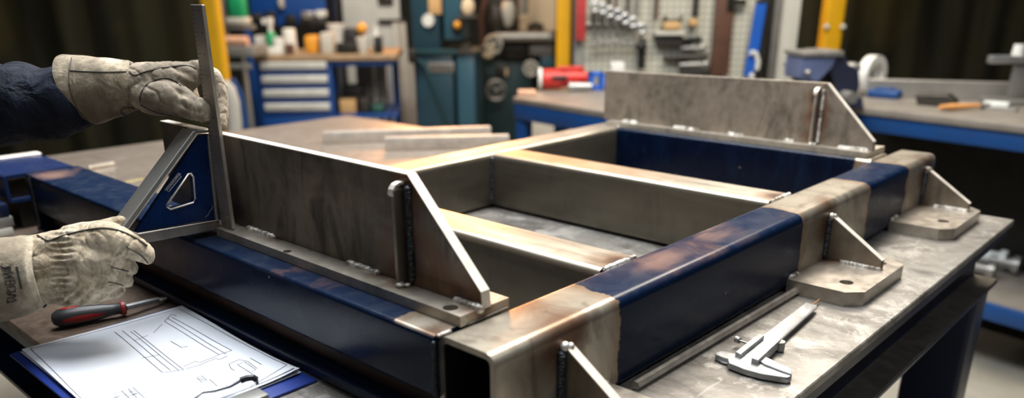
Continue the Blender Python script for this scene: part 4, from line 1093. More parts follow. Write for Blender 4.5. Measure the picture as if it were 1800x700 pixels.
# stone blocks behind it
g2 = Fr(970, 57)
for i, (x0, x1, y0, y1) in enumerate(((920, 1030, 203, 240), (925, 1028, 168, 201))):
    zb = [ZF+.002, 0][i]
b = MB(); g2.bx(b, 918, 1032, 205, 330, 0, 3, .15, foot=ZF+.002); g2.solo(b, 'stone_block', 'concrete_block', 'pale stone block standing on the floor under the blue bench', 'block')
zz = g2.pt(970, 205)[1]+.003
b = MB(); g2.bx(b, 924, 1026, 186, 204, .2, 2.8, .12, foot=zz); g2.solo(b, 'stone_block', 'card', 'thin tan block lying on the pale stone block', 'block')
# red tool
t = f.thing('angle_grinder', 'red power tool lying on the blue bench left of the far plate', 'power tool', 990, 1.5, zt)
b = MB(); xa, za = f.pt(951, 138, 1.5); xb, zb = f.pt(1032, 130, 1.5); r = .55
b.lathe((xa, 1.5, zt+.62), [(.45, 0), (.58, .15), (.58, 1.0), (.5, 1.3), (.5, (xb-xa)*.75), (.36, xb-xa)], 20, Vector((1, 0, .03)).to_track_quat('Z', 'Y')); body = f.part(b, 'motor_body', 'pred')
b = MB(); xc, zc_ = f.pt(985, 122, 1.5); b.box(xa+.9, xb-.2, 1.2, 1.8, zt+1.05, zt+1.35, .12); f.part(b, 'top_handle', 'pred')
b = MB(); b.box(xa+.6, xa+1.5, .9, 1.05, zt+.6, zt+.85, .05); f.part(b, 'switch', 'black', body)
b = MB(); b.cyl((xa-.15, 1.5, zt+.65), (xa+.05, 1.5, zt+.65), .62, .62, 20); f.part(b, 'grey_collar', 'white')
b = MB(); x0, z0 = f.pt(1000, 150, .7); x1, z1 = f.pt(1040, 147, .7); b.cyl((x0, .7, zt+.28), (x1, .7, zt+.28), .26, .22, 16); f.solo(b, 'silver_cylinder', 'bright', 'silver cylinder lying before the red power tool', 'cylinder')
b = MB(); f.bx(b, 1036, 1064, 127, 152, 1.2, 1.5, .06, foot=zt+.002)
x0, z0 = f.pt(1036, 130, 1.2); x1, z1 = f.pt(1064, 128, 1.2)
b = MB().box(x0, x0+.3, 1.2, 2.4, zt+.003, z1, .05).box(x1-.3, x1, 1.2, 2.4, zt+.003, z1, .05).box(x0, x1, 1.2, 2.4, zt+.003, zt+.25, .05).box(x0, x1, 1.2, 2.4, z1-.25, z1, .05)
f.solo(b, 'blue_clamp_block', 'lblue', 'blue open block beside the red power tool', 'block')
b = MB(); x0, z0 = f.pt(1074, 124, 5.2); x1 = f.pt(1098, 124, 5.2)[0]; z1 = f.pt(1085, 110, 5.2)[1]; b.box(x0, x1, 5.2, 6.2, zt+.003, z1, .08); f.solo(b, 'cream_carton', 'white', 'small cream carton behind the left end of the far plate', 'carton')
p = at(926, 169, z=.02); b = MB()
q = p-f.o; b.box(q.dot(f.ex)-.5, q.dot(f.ex)+.5, q.dot(f.ey), q.dot(f.ey)+.8, zt+.002, zt+.28, .05); f.solo(b, 'wood_offcut', 'pink', 'small tan offcut at the left end of the blue bench', 'offcut')

# ---- vise bench on the right (runs parallel to the far beam)
vb = thing('vise_bench', 'long blue workbench with grey top carrying the bench vise', 'workbench', (36, 2, -11.6))
q0 = at(1500, 197, z=-.3); q1 = at(1800, 233, z=-.3)
an = math.atan2(q0.y-q1.y, q0.x-q1.x)-PI/2      # lean of the front edge
base = Vector((q1.x, q1.y, 0))
def vt(mb):
    bmesh.ops.transform(mb.bm, matrix=Matrix.Translation(base) @ Matrix.Rotation(an, 4, 'Z'), verts=mb.bm.verts); return mb
vt(MB().box(-.1, 10.4, -9, 11.6, -.35, 0, .04)).build('top', M['btop'], vb)
vt(MB().box(.05, .55, -8.9, 11.4, -1.15, -.36, .04)).build('apron', M['bench_blue'], vb)
vt(MB().box(9.7, 10.2, -8.9, 11.4, -1.15, -.36, .04)).build('apron', M['bench_blue'], vb)
for y_ in (-8.8, 10.6):
    for x_ in (.1, 9.3): vt(MB().rtube('Z', ZF+.002, -.37, x_, x_+.75, y_, y_+.75, .08, .06, 3)).build('leg', M['bench_blue'], vb)
vt(MB().box(-.1, 6.8, -8.6, 3.6, -8.3, -8.0, .04)).build('lower_shelf', M['btop'], vb)
vt(MB().box(-.25, .1, -8.8, 3.8, -8.9, -8.1, .04)).build('lower_rail', M['bench_blue'], vb)
vt(MB().box(5.5, 9.2, -8.5, 10.5, -11.5, -1.2, .05)).build('dark_back_panel', M['dk'], vb)
def von(px, py, z=0.): return at(px, py, z=z)
for i, (px, py, r, m_) in enumerate(((1722, 478, .5, 'mgrey'), (1742, 462, .6, 'handle'), (1765, 470, .55, 'mgrey'), (1790, 452, .5, 'handle'), (1706, 470, .4, 'machine_dark'), (1778, 440, .5, 'machine_dark'))):
    p = at(px, py, z=-7.7)
    b = MB(); b.cyl((p.x, p.y-.6, -7.97+r*.88), (p.x+.2, p.y+.7, -7.97+r*.88), r*.6, r*.5, 14); b.cyl((p.x, p.y-.65, -7.97+r*.88), (p.x, p.y-.35, -7.97+r*.88), r*.85, r*.85, 14)
    b.build('machine_part', M[m_], label='turned metal part on the lower shelf of the vise bench, %s' % ['second from the left', 'third from the left, pale', 'fourth, grey', 'pale one at the right', 'leftmost and darkest', 'dark one farthest back'][i], cat='machine part', group='turned parts on the lower shelf of the vise bench')
# vise
f = Fr(1455, 40.6, .1)
t = f.thing('bench_vise', 'blue grey iron bench vise at the corner of the vise bench', 'vise', 1455, 0, .003)
b = MB(); f.bx(b, 1412, 1448, 92, 100, -.6, 1.6, .06); f.bx(b, 1449, 1484, 90, 100, -.6, 1.6, .06); f.part(b, 'jaw_plate', 'mgrey')
b = MB(); x0, z0 = f.pt(1411, 100, -.4); x1, z1 = f.pt(1440, 139, -.4)
b.prism([(x0, z0), (x0-.02, z1), (x1-.1, z1-.2), (x1+.55, z0-.55), (x1+.75, z0)], 'Y', -.5, 1.5, .08)
f.part(b, 'moving_jaw', 'vise_light')
b = MB(); pts = [f.pt(x, y, -.3) for x, y in ((1461, 99), (1484, 98), (1489, 112), (1508, 122), (1510, 150), (1500, 182), (1470, 182), (1469, 150), (1458, 128), (1462, 112))]
b.prism(pts, 'Y', -.45, 1.5, .08); f.part(b, 'body', 'vise')
b = MB(); x, z = f.pt(1440, 128, .5); b.box(x-.6, x+1.6, .1, .9, z-.6, z+.1, .1); f.part(b, 'slide', 'dk')
b = MB(); b.cyl((f.pt(1485, 180)[0], .5, .004), (f.pt(1485, 180)[0], .5, .5), 1.15, 1.0, 24); f.part(b, 'swivel_base', 'vise')
b = MB(); x, z = f.pt(1497, 172, -1.2); b.cyl((x, -1.3, z), (x, -.4, z), .28, .28, 14); f.part(b, 'clamp_bolt', 'mgrey')
b = MB(); x, z = f.pt(1400, 120, .5); b.cyl((x-.1, .5, z), (x+1.2, .5, z), .16, .16, 12).cyl((x, -.8, z-.1), (x, 1.8, z+.1), .09, .09, 8).sph((x, -.8, z-.1), .14, 10).sph((x, 1.8, z+.1), .14, 10); f.part(b, 'screw_handle', 'mgrey')
b = MB(); x, z = f.pt(1506, 121, -.3); b.sph((x, .3, z), .4, 12, (1.3, 1, .7)); f.part(b, 'anvil_horn', 'mgrey')
# tape roll
f = Fr(1535, 45.6)
x, z = f.pt(1535, 116, 0)
t = f.thing('tape_roll', 'cream roll of tape standing behind the bench vise', 'tape roll', 1535, 0, .003)
q = Vector((.75, -1, 0)).to_track_quat('Z', 'Y'); ro = f.pt(1535, 97)[1]/2; zc_ = f.pt(1535, 135)[1]
b = MB(); n = 32; rings = []
for (r, h) in ((ro, -.28), (ro, .28), (ro*.62, .28), (ro*.62, -.28)):
    rings.append([b.bm.verts.new(Vector((x, 0, ro+.005))+q @ Vector((r*math.cos(2*PI*k/n), r*math.sin(2*PI*k/n), h))) for k in range(n)])
for a_, c_ in zip(rings, rings[1:]+rings[:1]):
    for k in range(n): b.bm.faces.new((a_[k], a_[(k+1) % n], c_[(k+1) % n], c_[k]))
bmesh.ops.recalc_face_normals(b.bm, faces=b.bm.faces); f.part(b, 'tape', 'white')
# long steel bar standing on edge at the back
pa = at(1522, 170, z=.0); pb = at(1774, 178, z=.0)
d = pb-pa; mt = Matrix.Translation((pa.x, pa.y, 0)) @ Matrix.Rotation(math.atan2(d.y, d.x), 4, 'Z')
b = MB().prism([(0, .004), (d.length, .004), (d.length, .93), (0, .93)], 'Y', 0, .5, .03); bmesh.ops.transform(b.bm, matrix=mt, verts=b.bm.verts)
b.build('steel_beam', M['mgrey'], label='long grey steel bar standing on edge along the back of the vise bench', cat='metal bar')
# small things on the vise bench
p = at(1552, 172, z=.0)
MB().box(p.x-.4, p.x+.5, p.y-.85, p.y+.75, .003, .42, .12, 3).box(p.x-.35, p.x+.3, p.y-.5, p.y+.4, .4, .52, .05).build('tape_measure', M['bench_blue'], label='small blue block shaped tool on the vise bench', cat='tool')
p = at(1641, 186, z=0)
MB().prism([(p.y-1.0, .003), (p.y+.7, .003), (p.y+.9, .5), (p.y-.6, .62), (p.y-1.0, .35)], 'X', p.x-.3, p.x+.5, .05).build('iron_block', M['machine_dark'], label='dark iron block left of the wood handled tool', cat='block')
p0 = at(1652, 189, z=.2); p1 = at(1722, 186, z=.2); p2 = at(1752, 182, z=.2)
t = thing('hammer', 'long tool with orange wood handle lying on the vise bench', 'hand tool', (p1.x, p1.y, .003))
MB().path([p0, p0.lerp(p1, .3), p0.lerp(p1, .7), p1], [.11, .16, .13, .10], 12).build('handle', M['woodh'], t)
MB().path([p1, p1.lerp(p2, .5), p2], [.08, .075, .09], 10).build('shank', M['mgrey'], t)
p = at(1752, 182, z=.25); MB().box(p.x-.22, p.x+.22, p.y-.55, p.y+.55, .05, .34, .06).build('head', M['handle'], t)
p = at(1752, 193, z=0); MB().box(p.x-.3, p.x+.2, p.y-.9, p.y+.7, .003, .14, .04).build('steel_key', M['mgrey'], label='small steel key lying before the wood handled tool', cat='tool')
# height gauge at the frame's right edge
f = Fr(1790, 41)
t = f.thing('height_gauge', 'silver tee shaped gauge standing on the vise bench', 'gauge', 1790, 0, .003)
b = MB(); f.bx(b, 1745, 1840, 98, 112, 0, .5, .08); f.part(b, 'cross_arm', 'bright')
b = MB(); f.bx(b, 1786, 1802, 113, 185, .2, .5, .06, foot=.2); f.part(b, 'column', 'mgrey')
b = MB(); x, z = f.pt(1797, 90); b.cyl((x, .3, z-.3), (x, .3, z+.3), .3, .25, 14); f.part(b, 'knob', 'handle')
b = MB(); x, z = f.pt(1795, 120); b.box(x-1, x+1.2, -.4, 1.4, .004, .3, .06); f.part(b, 'base', 'mgrey')
# ================================================================== the worker
def pxv(dx, dy, d): return (rt*dx-up*dy)*(d/FPX)
def topx(p):
    v = Vector(p)-CAM; k = v.dot(fw); return PX0+FPX*v.dot(rt)/k, PY0-FPX*v.dot(up)/k
def chain(mb, pts, world=False, seg=14):
    """overlapping spheres along a limb: (px, py, radius px, depth) or (x, y, z, radius)"""
    P = []
    for q in pts:
        if world: P.append((Vector(q[:3]), q[3]))
        else: P.append((at(q[0], q[1], d=q[3]), q[2]*q[3]/FPX))
    for (a, ra), (b, rb) in zip(P, P[1:]):
        n = max(2, int((b-a).length/(min(ra, rb)*.28))+1)
        for i in range(n+1):
            k = i/n; mb.sph(a.lerp(b, k), ra+(rb-ra)*k, seg)
_ib = bmesh.new(); bmesh.ops.create_icosphere(_ib, subdivisions=3, radius=1)
IV = np.array([v.co[:] for v in _ib.verts]); IF = np.array([[v.index for v in f.verts] for f in _ib.faces]); _ib.free()
class Balls:
    def __init__(s): s.v = []; s.n = 0
    def sph(s, c, r, seg=0, q=None):
        V = IV*np.array(r if isinstance(r, tuple) else (r, r, r))
        if q: V = V @ np.array(q.to_matrix()).T
        s.v.append(V+np.array(c)[:3]); return s
def remesh(mb, voxel, smooth=6, disp=None):
    me = bpy.data.meshes.new('t'); V = np.concatenate(mb.v); k = len(mb.v); F = (IF[None]+(np.arange(k)*len(IV))[:, None, None]).reshape(-1, 3)
    me.vertices.add(len(V)); me.vertices.foreach_set('co', V.ravel()); me.loops.add(F.size); me.loops.foreach_set('vertex_index', F.ravel().astype(np.int32))
    me.polygons.add(len(F)); me.polygons.foreach_set('loop_start', np.arange(0, F.size, 3, dtype=np.int32)); me.update(calc_edges=True)
    o = bpy.data.objects.new('t', me); C.objects.link(o)
    m = o.modifiers.new('r', 'REMESH'); m.mode = 'VOXEL'; m.voxel_size = voxel
    m = o.modifiers.new('s', 'SMOOTH'); m.factor = .5; m.iterations = smooth
    dg = bpy.context.evaluated_depsgraph_get(); ev = o.evaluated_get(dg); m2 = bpy.data.meshes.new_from_object(ev)
    bpy.data.objects.remove(o); out = MB(); out.bm.from_mesh(m2); bpy.data.meshes.remove(m2); bpy.data.meshes.remove(me)
    if disp:
        out.bm.normal_update()
        nv = [(v, disp(v.co, v.normal)) for v in out.bm.verts]
        for v, k in nv: v.co += v.normal*k
    return out
def nz(p, f): return mnoise.noise(Vector(p)*f)
def on_surface(bvh, pts, off=.012, step=3):
    out = []
    for (x0, y0), (x1, y1) in zip(pts, pts[1:]):
        n = max(1, int(math.hypot(x1-x0, y1-y0)/step))
        for i in range(n): out.append((x0+(x1-x0)*i/n, y0+(y1-y0)*i/n))
    out.append(pts[-1]); P = []
    for x, y in out:
        d = ray(x, y).normalized(); h = bvh.ray_cast(CAM, d)
        if h[0] is not None: P.append(h[0]-d*off*.6+h[1]*off*.4)
    return P
def smoothpts(pts, it=2):
    for _ in range(it):
        q = [pts[0]]
        for a, b in zip(pts, pts[1:]):
            q += [(a[0]*.75+b[0]*.25, a[1]*.75+b[1]*.25), (a[0]*.25+b[0]*.75, a[1]*.25+b[1]*.75)]
        pts = q+[pts[-1]]
    return pts
def loft(rings, n=56, thick=.035, disp=None):
    """rings: (centre, A, B) ; open ended sleeve with a wall"""
    b = MB(); R = []
    def ring(c, A, B, k): return [c+A*math.cos(2*PI*i/n)*k+B*math.sin(2*PI*i/n)*k for i in range(n)]
    for c, A, B in rings: R.append(ring(c, A, B, 1))
    m = len(R)
    if disp:
        for j, rr in enumerate(R):
            c = rings[j][0]
            R[j] = [p+(p-c).normalized()*disp(p, j/(m-1)) for p in rr]
    outer = [[b.bm.verts.new(p) for p in rr] for rr in R]
    inner = [[b.bm.verts.new(rings[j][0]+(p-rings[j][0])*(1-thick/(p-rings[j][0]).length)) for p in rr] for j, rr in enumerate(R)]
    for L, f in ((outer, 1), (inner, -1)):
        for a, c in zip(L, L[1:]):
            for i in range(n):
                q = (a[i], a[(i+1) % n], c[(i+1) % n], c[i]); b.bm.faces.new(q if f > 0 else q[::-1])
    for a, c in ((outer[0], inner[0]), (outer[-1], inner[-1])):
        for i in range(n): b.bm.faces.new((a[i], a[(i+1) % n], c[(i+1) % n], c[i]))
    bmesh.ops.recalc_face_normals(b.bm, faces=b.bm.faces); return b
def interp(rs, m):
    out = []
    for j in range(m):
        k = j/(m-1)*(len(rs)-1); i = min(int(k), len(rs)-2); t_ = k-i
        a, b = rs[i], rs[i+1]; t2 = t_
        out.append(tuple(x.lerp(y, t2) for x, y in zip(a, b)))
    return out
def bvh_of(o):
    dm = o.data; loc = ROOTS.get(top_of(o).name, (Vector((0, 0, 0)), 0))[0]
    return BVHTree.FromPolygons([v.co/S+loc for v in dm.vertices], [tuple(p.vertices) for p in dm.polygons])

TOR = Vector((-6.4, 12.3, 0))
ps = thing('person', 'worker in navy work jacket and worn leather gloves holding rule and set square', 'person', (TOR.x, TOR.y, ZF))

# ---- upper glove (left hand)
b = Balls()
D1 = 13.75
chain(b, [(215, 150, 34, D1), (245, 148, 37, D1), (275, 147, 37, D1), (305, 142, 33, D1+.05), (326, 134, 25, D1+.12)])
chain(b, [(240, 140, 30, D1+.25), (300, 133, 26, D1+.35), (335, 128, 20, D1+.45)])
# thumb
chain(b, [(258, 170, 29, D1-.1), (285, 172, 31, D1-.2), (312, 178, 27, D1-.25), (336, 188, 22.5, D1-.28), (354, 195, 20, D1-.30), (361, 196, 18, D1-.30)])
# four fingers curling behind the rule
chain(b, [(325, 130, 22, D1+.15), (350, 125, 18, D1+.22), (373, 134, 16, D1+.30), (386, 156, 14, D1+.32), (389, 184, 12.5, D1+.30), (387, 207, 11, D1+.25)])
chain(b, [(325, 130, 21, D1+.55), (352, 127, 16, D1+.62), (376, 140, 14, D1+.66), (388, 168, 12.5, D1+.66), (390, 200, 11.5, D1+.62), (389, 221, 9.5, D1+.58)])
chain(b, [(318, 134, 21, D1+.90), (350, 130, 15, D1+1.0), (374, 144, 13, D1+1.0), (385, 176, 11, D1+1.0), (386, 204, 10, D1+.95)])
chain(b, [(300, 142, 22, D1+1.1), (328, 150, 15, D1+1.25), (338, 170, 13, D1+1.25), (342, 190, 10, D1+1.2)])
def dsp(p, n):
    x, y = topx(p)
    k = .024*nz(p, 2.2)+.012*nz(p, 6)+.007*nz(p, 13)-.02*max(0, .12-abs(nz(p*1.0+Vector((3, 1, 2)), 3.3)))/.12
    if 300 < x < 350 and y < 190: k += .014*math.sin((x*.5-y)*.32)*(1-abs(x-325)/25)
    if 330 < x < 362 and y > 175: k += .008*math.sin(x*.75)
    return k
g1 = remesh(b, .022, 4, dsp).build('glove', M['leather_up'], ps, smooth=80, label='worn leather glove gripping the upright rule')
bv = bvh_of(g1)
sm = MB()
for pts in ([(228, 126), (236, 134), (252, 127), (280, 120), (305, 117), (325, 114), (345, 120)],
            [(246, 180), (247, 165), (256, 150), (272, 140), (292, 136), (306, 140), (318, 151)],
            [(247, 184), (262, 193), (282, 200), (304, 203), (330, 210)]):
    P = on_surface(bv, smoothpts(pts), .006)
    if len(P) > 3: sm.path(P, .013, 6)
sm.build('seam_or_gap', M['seam_or_gap'], g1)
Bv = -fw*.52
def crease(p, k): return .030*nz(p, 1.6)+.014*nz(p, 5)
r0 = (at(141, 158, d=D1), pxv(-22, -60, D1), Bv+rt*-.13)
r1 = (at(152, 157, d=D1), pxv(-20, -58, D1), Bv+rt*-.12)
r2 = (at(190, 153, d=D1), pxv(-10, -51, D1), -fw*.47+rt*-.05)
r3 = (at(232, 150, d=D1), pxv(-2, -42, D1), -fw*.42)
r4 = (at(241, 150, d=D1), pxv(-1, -37, D1), -fw*.38)
cu = loft(interp([r0, r1, r2, r3, r4], 34), 64, .04, crease).build('cuff', M['suede'], g1, smooth=80, label='stained suede cuff')
bv = bvh_of(cu); sm = MB()
for pts in ([(122, 124), (150, 126), (190, 127), (222, 126)], [(126, 102), (120, 130), (124, 165), (140, 200), (156, 214)],
            [(229, 110), (228, 130), (230, 155), (236, 180)], [(234, 112), (233, 130), (236, 158), (242, 182)]):
    P = on_surface(bv, smoothpts(pts), .006)
    if len(P) > 3: sm.path(P, .011, 6)
sm.build('seam_or_gap', M['seam_or_gap'], cu)
P = on_surface(bv, smoothpts([(240, 190), (222, 189), (213, 192), (213, 200), (222, 203)]), .006)
if len(P) > 3: MB().path(P, .012, 6).build('strap_loop', M['seam_or_gap'], cu)

# ---- lower glove (right hand)
D2 = 12.55
b = Balls()
chain(b, [(60, 448, 36, D2), (100, 442, 36, D2), (150, 428, 38, D2-.05), (190, 424, 34, D2-.1), (218, 428, 25, D2-.1), (240, 436, 21, D2-.02), (254, 446, 17, D2+.08), (258, 452, 13, D2+.1)])
chain(b, [(60, 475, 40, D2), (105, 470, 42, D2), (155, 458, 42, D2-.08), (196, 455, 29, D2-.08), (220, 466, 17, D2+.04), (231, 472, 12, D2+.18)])
chain(b, [(60, 500, 38, D2), (105, 498, 38, D2), (150, 490, 40, D2-.05), (192, 484, 29, D2-.02), (214, 490, 17, D2+.1), (222, 493, 12, D2+.22)])
chain(b, [(70, 510, 26, D2), (110, 512, 25, D2), (150, 513, 24, D2+.02), (180, 510, 21, D2+.1), (200, 510, 14, D2+.22), (206, 508, 11, D2+.35)])
# far side of the hand so the palm is thick, and the thumb over the top
chain(b, [(90, 470, 34, D2+.35), (150, 460, 36, D2+.35), (195, 455, 26, D2+.35)])
chain(b, [(110, 428, 26, D2+.2), (150, 410, 19, D2+.35), (178, 401, 13.5, D2+.45), (198, 394, 12.5, D2+.5), (212, 389, 10.5, D2+.52)])
def dsp2(p, n):
    x, y = topx(p)
    k = .024*nz(p, 2.2)+.012*nz(p, 6)+.006*nz(p, 13)-.016*max(0, .10-abs(nz(p*1.0+Vector((3, 1, 2)), 3.0)))/.10
    if 84 < x < 132:
        w = 1-abs(x-108)/24; k += .020*w*math.sin(y*.62+.04*(x-108)+2*nz(p, 2))
    if 195 < x < 240 and y > 410: k += .010*math.sin((x+y*.5)*.55)*(1-abs(x-217)/23)
    if y > 500 and x > 110: k += .014*math.sin((x*.8+y)*.35)
    return k
g2 = remesh(b, .021, 4, dsp2).build('glove', M['leather'], ps, smooth=80, label='pale creased leather glove gripping the tip of the set square')
bv = bvh_of(g2); sm = MB()
for pts in ([(66, 414), (76, 420), (86, 425), (100, 418), (130, 409), (165, 402), (190, 401), (215, 407), (240, 419), (258, 432)],
            [(222, 434), (232, 440), (244, 446), (254, 455), (260, 463)], [(196, 470), (212, 474), (226, 477)], [(190, 496), (204, 498), (216, 502)]):  # the short dark lines stand in for shaded gaps between fingers
    P = on_surface(bv, smoothpts(pts), .006)
    if len(P) > 3: sm.path(P, .014 if pts[0][0] < 100 else .009, 6)
sm.build('seam_or_gap', M['seam_or_gap'], g2)
# deep wrist gathers as stitched elastic
Bv = -fw*.56
r0 = (at(-70, 498, d=D2), pxv(0, -78, D2), Bv)
r1 = (at(0, 492, d=D2), pxv(-2, -74, D2), Bv)
r2 = (at(45, 484, d=D2), pxv(-6, -70, D2), Bv+rt*.08)
r3 = (at(70, 478, d=D2), pxv(-7, -65, D2), Bv+rt*.12)
r4 = (at(76, 477, d=D2), pxv(-7, -60, D2), -fw*.50+rt*.12)
def crease2(p, k):
    x, y = topx(p)
    return .045*nz(p, 1.3)+.014*nz(p, 5) - .05*math.exp(-((x-62)/9)**2)*math.exp(-((y-505)/28)**2)+.03*math.exp(-((x-74)/7)**2)*math.exp(-((y-515)/25)**2)
cu2 = loft(interp([r0, r1, r2, r3, r4], 40), 72, .04, crease2).build('cuff', M['suede2'], g2, smooth=80, label='pale suede cuff with black printed lettering')
bv = bvh_of(cu2); sm = MB()
for pts in ([(62, 414), (76, 430), (86, 455), (90, 485), (89, 515), (84, 532), (76, 540)],):
    P = on_surface(bv, smoothpts(pts), .012)
    if len(P) > 3: sm.path(P, .02, 6)
sm.build('seam_or_gap', M['seam_or_gap'], cu2)
ik = MB()
def ink(pts, r=.012):
    P = on_surface(bv, pts, .004, 2)
    if len(P) > 1: ik.path(P, r, 5, .4)
# lettering running up the cuff: (x, y) measured at crop scale 5.83, origin (0, 440)
for pts in ([(12, 155), (22, 185), (118, 175)], [(22, 185), (105, 160), (40, 205)], [(30, 200), (120, 215)], [(14, 160), (110, 195)],
            [(30, 238), (140, 225)], [(30, 238), (120, 262)], [(42, 285), (120, 262)], [(42, 285), (150, 275)],
            [(52, 315), (150, 305), (158, 330), (148, 350)], [(60, 355), (150, 350)], [(104, 315), (106, 345)], [(52, 315), (56, 350)],
            [(70, 380), (150, 370), (165, 395), (155, 415), (140, 418)], [(75, 395), (80, 410), (100, 412)],
            [(72, 430), (165, 425)], [(72, 430), (85, 460), (168, 455)], [(72, 445), (160, 470)], [(110, 430), (115, 460)],
            [(78, 490), (130, 488), (172, 468)], [(130, 488), (172, 515)], [(74, 540), (172, 515)], [(76, 500), (78, 540)]):
    ink([(x/5.83, 440+y/5.83) for x, y in pts])
for i in range(17):
    y = 170+i*14; x = 160+i*3.0
    ink([(x/5.83, 440+y/5.83), ((x+22)/5.83, 440+(y-2)/5.83)], .007)
    if i % 2: ink([((x+20)/5.83, 440+(y-3)/5.83), ((x+20)/5.83, 440+(y+8)/5.83)], .007)
    else: ink([((x+6)/5.83, 440+(y-3)/5.83), ((x+6)/5.83, 440+(y+8)/5.83)], .007)
ik.build('printed_lettering', M['ink'], cu2)

# ---- jacket, trousers, head (mostly out of the picture on the left)
E1 = at(-260, 205, d=14.0); E2 = at(-330, 560, d=12.6)
lf = Vector((.74, .68, 0)); fc = Vector((.68, -.74, 0))
SL = TOR+lf*2.35+Vector((0, 0, 5.9)); SR = TOR-lf*2.35+Vector((0, 0, 5.7))
b = MB()
b = Balls()
def q3(v, r): return (v.x, v.y, v.z, r)
chain(b, [(150, 163, 44, D1), (120, 174, 56, D1), (85, 180, 63, D1+.02), (30, 183, 71, D1+.05), (-60, 186, 76, D1+.1), (-260, 205, 82, 14.0)], seg=18)
chain(b, [q3(E1, .84), q3(E1.lerp(SL, .5), .92), q3(SL, 1.0)], True, 18)
chain(b, [(-35, 500, 62, D2), (-120, 508, 72, D2), (-330, 560, 80, 12.6)], seg=18)
chain(b, [q3(E2, .78), q3(E2.lerp(SR, .5), .9), q3(SR, 1.0)], True, 18)
chain(b, [q3(SL, 1.0), q3(TOR+Vector((0, 0, 6.4)), 1.15), q3(SR, 1.0)], True, 18)
for s_ in (-1, 0, 1):
    chain(b, [q3(TOR+lf*1.25*s_+Vector((0, 0, 5.6)), 1.35), q3(TOR+lf*1.05*s_+Vector((0, 0, 2.5)), 1.3), q3(TOR+lf*1.0*s_-fc*.3+Vector((0, 0, -.6)), 1.35)], True, 18)
chain(b, [q3(TOR+Vector((0, 0, 6.6)), .9), q3(TOR+fc*.3+Vector((0, 0, 7.3)), .78)], True, 18)
a1 = at(85, 180, d=D1); dA = (at(-60, 186, d=D1+.1)-a1).normalized()
def dj(p, n):
    x, y = topx(p)
    k = .05*nz(p, 1.1)+.02*nz(p, 3.2)
    u = (p-a1).dot(dA)
    if x < 135 and -300 < x:
        k += .040*math.sin(u*8.5+3.0*nz(p, .9)+(y-180)*.018)*(.5+.5*nz(p*1.0+Vector((5, 0, 0)), .8)+.35)
    return k
jk = remesh(b, .075, 5, dj).build('jacket', M['navy_cloth'], ps, smooth=80)
b = Balls()
HR = TOR-lf*1.0-fc*.3+Vector((0, 0, -1.2)); HL = TOR+lf*1.0-fc*.3+Vector((0, 0, -1.2))
KR = at(-78, 690, d=13.0); KR.z = -5.2
FR = Vector((KR.x-.5, KR.y+.5, ZF+.85)); KL = HL+fc*.5+Vector((.0, 0, -4.6)); FL = Vector((KL.x-.5, KL.y+.3, ZF+.85))
T0 = at(-76, 560, d=12.9)
chain(b, [q3(HR, 1.35), q3(HR.lerp(KR, .5), 1.1), q3(KR, .82), q3(KR.lerp(FR, .5), .72), q3(FR, .6)], True, 18)
chain(b, [q3(HL, 1.35), q3(HL.lerp(KL, .5), 1.1), q3(KL, .82), q3(KL.lerp(FL, .5), .72), q3(FL, .6)], True, 18)
chain(b, [q3(HR, 1.35), q3(HL, 1.35)], True, 18)
remesh(b, .08, 5, lambda p, n: .05*nz(p, 1.5)).build('trousers', M['trouser'], ps, smooth=80)
for F in (FR, FL):
    b = Balls(); chain(b, [(F.x, F.y, ZF+.62, .6), (F.x+fc.x*1.2, F.y+fc.y*1.2, ZF+.5, .5), (F.x+fc.x*2.3, F.y+fc.y*2.3, ZF+.42, .42)], True)
    remesh(b, .07, 4).build('boot', M['black'], ps, smooth=80)
HC = TOR+fc*.75+Vector((0, 0, 9.0))
b = Balls()
chain(b, [q3(TOR+fc*.2+Vector((0, 0, 6.6)), .72), q3(HC+Vector((0, 0, -1.1)), .70)], True)
qh = Matrix(((fc.x, lf.x, 0), (fc.y, lf.y, 0), (0, 0, 1))).to_quaternion()
b.sph(HC+Vector((0, 0, .3)), (1.30, 1.02, 1.25), 28, q=qh); b.sph(HC+fc*.45+Vector((0, 0, -.55)), (.80, .78, .85), 24, q=qh)
b.sph(HC+fc*1.32+Vector((0, 0, -.25)), (.26, .18, .30), 14, q=qh); b.sph(HC+fc*1.25+Vector((0, 0, .02)), (.14, .12, .35), 14, q=qh)
b.sph(HC+fc*1.10+Vector((0, 0, -.75)), (.20, .34, .12), 14, q=qh); b.sph(HC+fc*1.02+Vector((0, 0, -1.15)), (.28, .34, .24), 14, q=qh)
for s_ in (-1, 1):
    b.sph(HC+lf*s_*1.03-fc*.05+Vector((0, 0, -.1)), (.24, .10, .38), 14, q=qh); b.sph(HC+lf*s_*.42+fc*1.12+Vector((0, 0, .36)), (.16, .34, .10), 12, q=qh)
hd = remesh(b, .05, 4).build('head', M['skin'], ps, smooth=80)
for s_ in (-1, 1):
    MB().sph(HC+lf*s_*.40+fc*1.17+Vector((0, 0, .10)), .15, 16).build('eye', M['white'], hd)
    MB().sph(HC+lf*s_*.40+fc*1.30+Vector((0, 0, .10)), .065, 12).build('pupil', M['black'], hd)
b = Balls(); b.sph(HC-fc*.18+Vector((0, 0, .62)), (1.28, 1.12, 1.12), 28, q=qh); b.sph(HC-fc*.45+Vector((0, 0, .0)), (1.0, 1.06, 1.1), 24, q=qh)
remesh(b, .06, 3, lambda p, n: .03*nz(p, 5)).build('hair', M['hair'], ps, smooth=80)

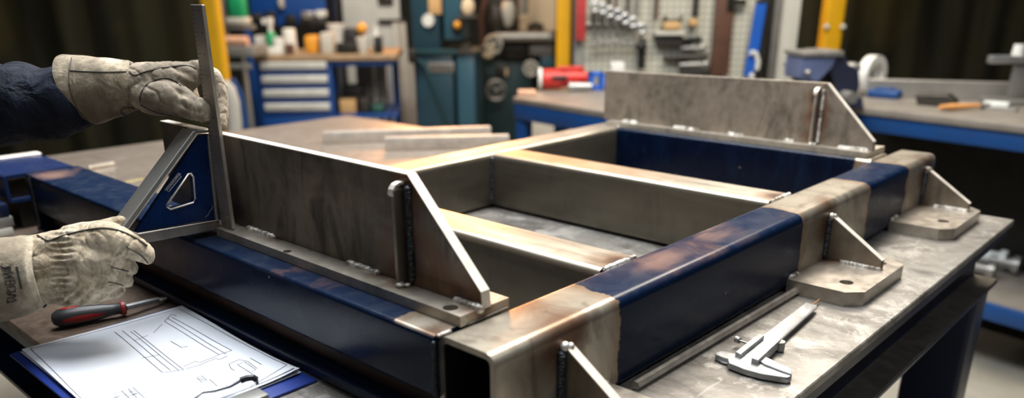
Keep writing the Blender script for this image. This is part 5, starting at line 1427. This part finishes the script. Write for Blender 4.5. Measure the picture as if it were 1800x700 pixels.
# ================================================================== lights
def area(name, loc, size, power, col=(1, 1, 1), target=None, sy=None):
    l = bpy.data.lights.new(name, 'AREA'); l.shape = 'RECTANGLE'; l.size = size[0]*S; l.size_y = size[1]*S
    l.energy = power; l.color = col
    o = bpy.data.objects.new(name, l); C.objects.link(o); o.location = W(loc)
    d = (Vector(target)-Vector(loc)) if target else Vector((0, 0, -1))
    o.rotation_euler = d.to_track_quat('-Z', 'Y').to_euler(); return o
cool = (.93, .97, 1.0); wm = (1.0, .90, .76)
area('ceiling_lamp_over_table', (7.0, 11.5, 27), (12, 24), 118, cool, (6, 7, 0))
area('ceiling_lamp_behind_frame', (25, 7, 28), (9, 30), 98, wm, (14, 5, 0))
area('ceiling_lamp_right', (8, -16, 24), (22, 3.0), 13, cool, (7, 0, 0))
area('fill_lamp_near', (-14, -2, 26), (6, 14), 5, cool, (0, 3, 0))  # added weak fill light from the camera side
p = Fr(560, 66); area('ceiling_lamp_over_drawers', tuple(p.w(0, 0, 26)), (22, 6), 75, wm, tuple(Fr(560, 82).w(0, 0, -2)))
p = Fr(900, 66); area('ceiling_lamp_over_machines', tuple(p.w(0, 0, 26)), (22, 6), 20, wm, tuple(Fr(900, 84).w(0, 0, -2)))
p = Fr(1300, 40); area('ceiling_lamp_over_tool_board', tuple(p.w(0, 0, 24)), (26, 5), 23, wm, tuple(Fr(1280, 54).w(0, 0, 0)))
p = Fr(790, 92); area('warm_glow_lamp', tuple(p.w(0, 0, 17)), (12, 9), 55, (1.0, .42, .12), (6, 6, 1.4))  # unseen orange source, placed for the warm reflections on the steel tops
w = bpy.data.worlds.new('World'); sc.world = w; w.use_nodes = True
bg = w.node_tree.nodes['Background']; bg.inputs[0].default_value = (.75, .82, .9, 1); bg.inputs[1].default_value = .042
sc.view_settings.view_transform = 'Standard'; sc.view_settings.look = 'None'; sc.view_settings.exposure = 0
sc.cycles.max_bounces = 6; sc.cycles.diffuse_bounces = 3; sc.cycles.glossy_bounces = 4
try: sc.cycles.use_denoising = True
except Exception: pass
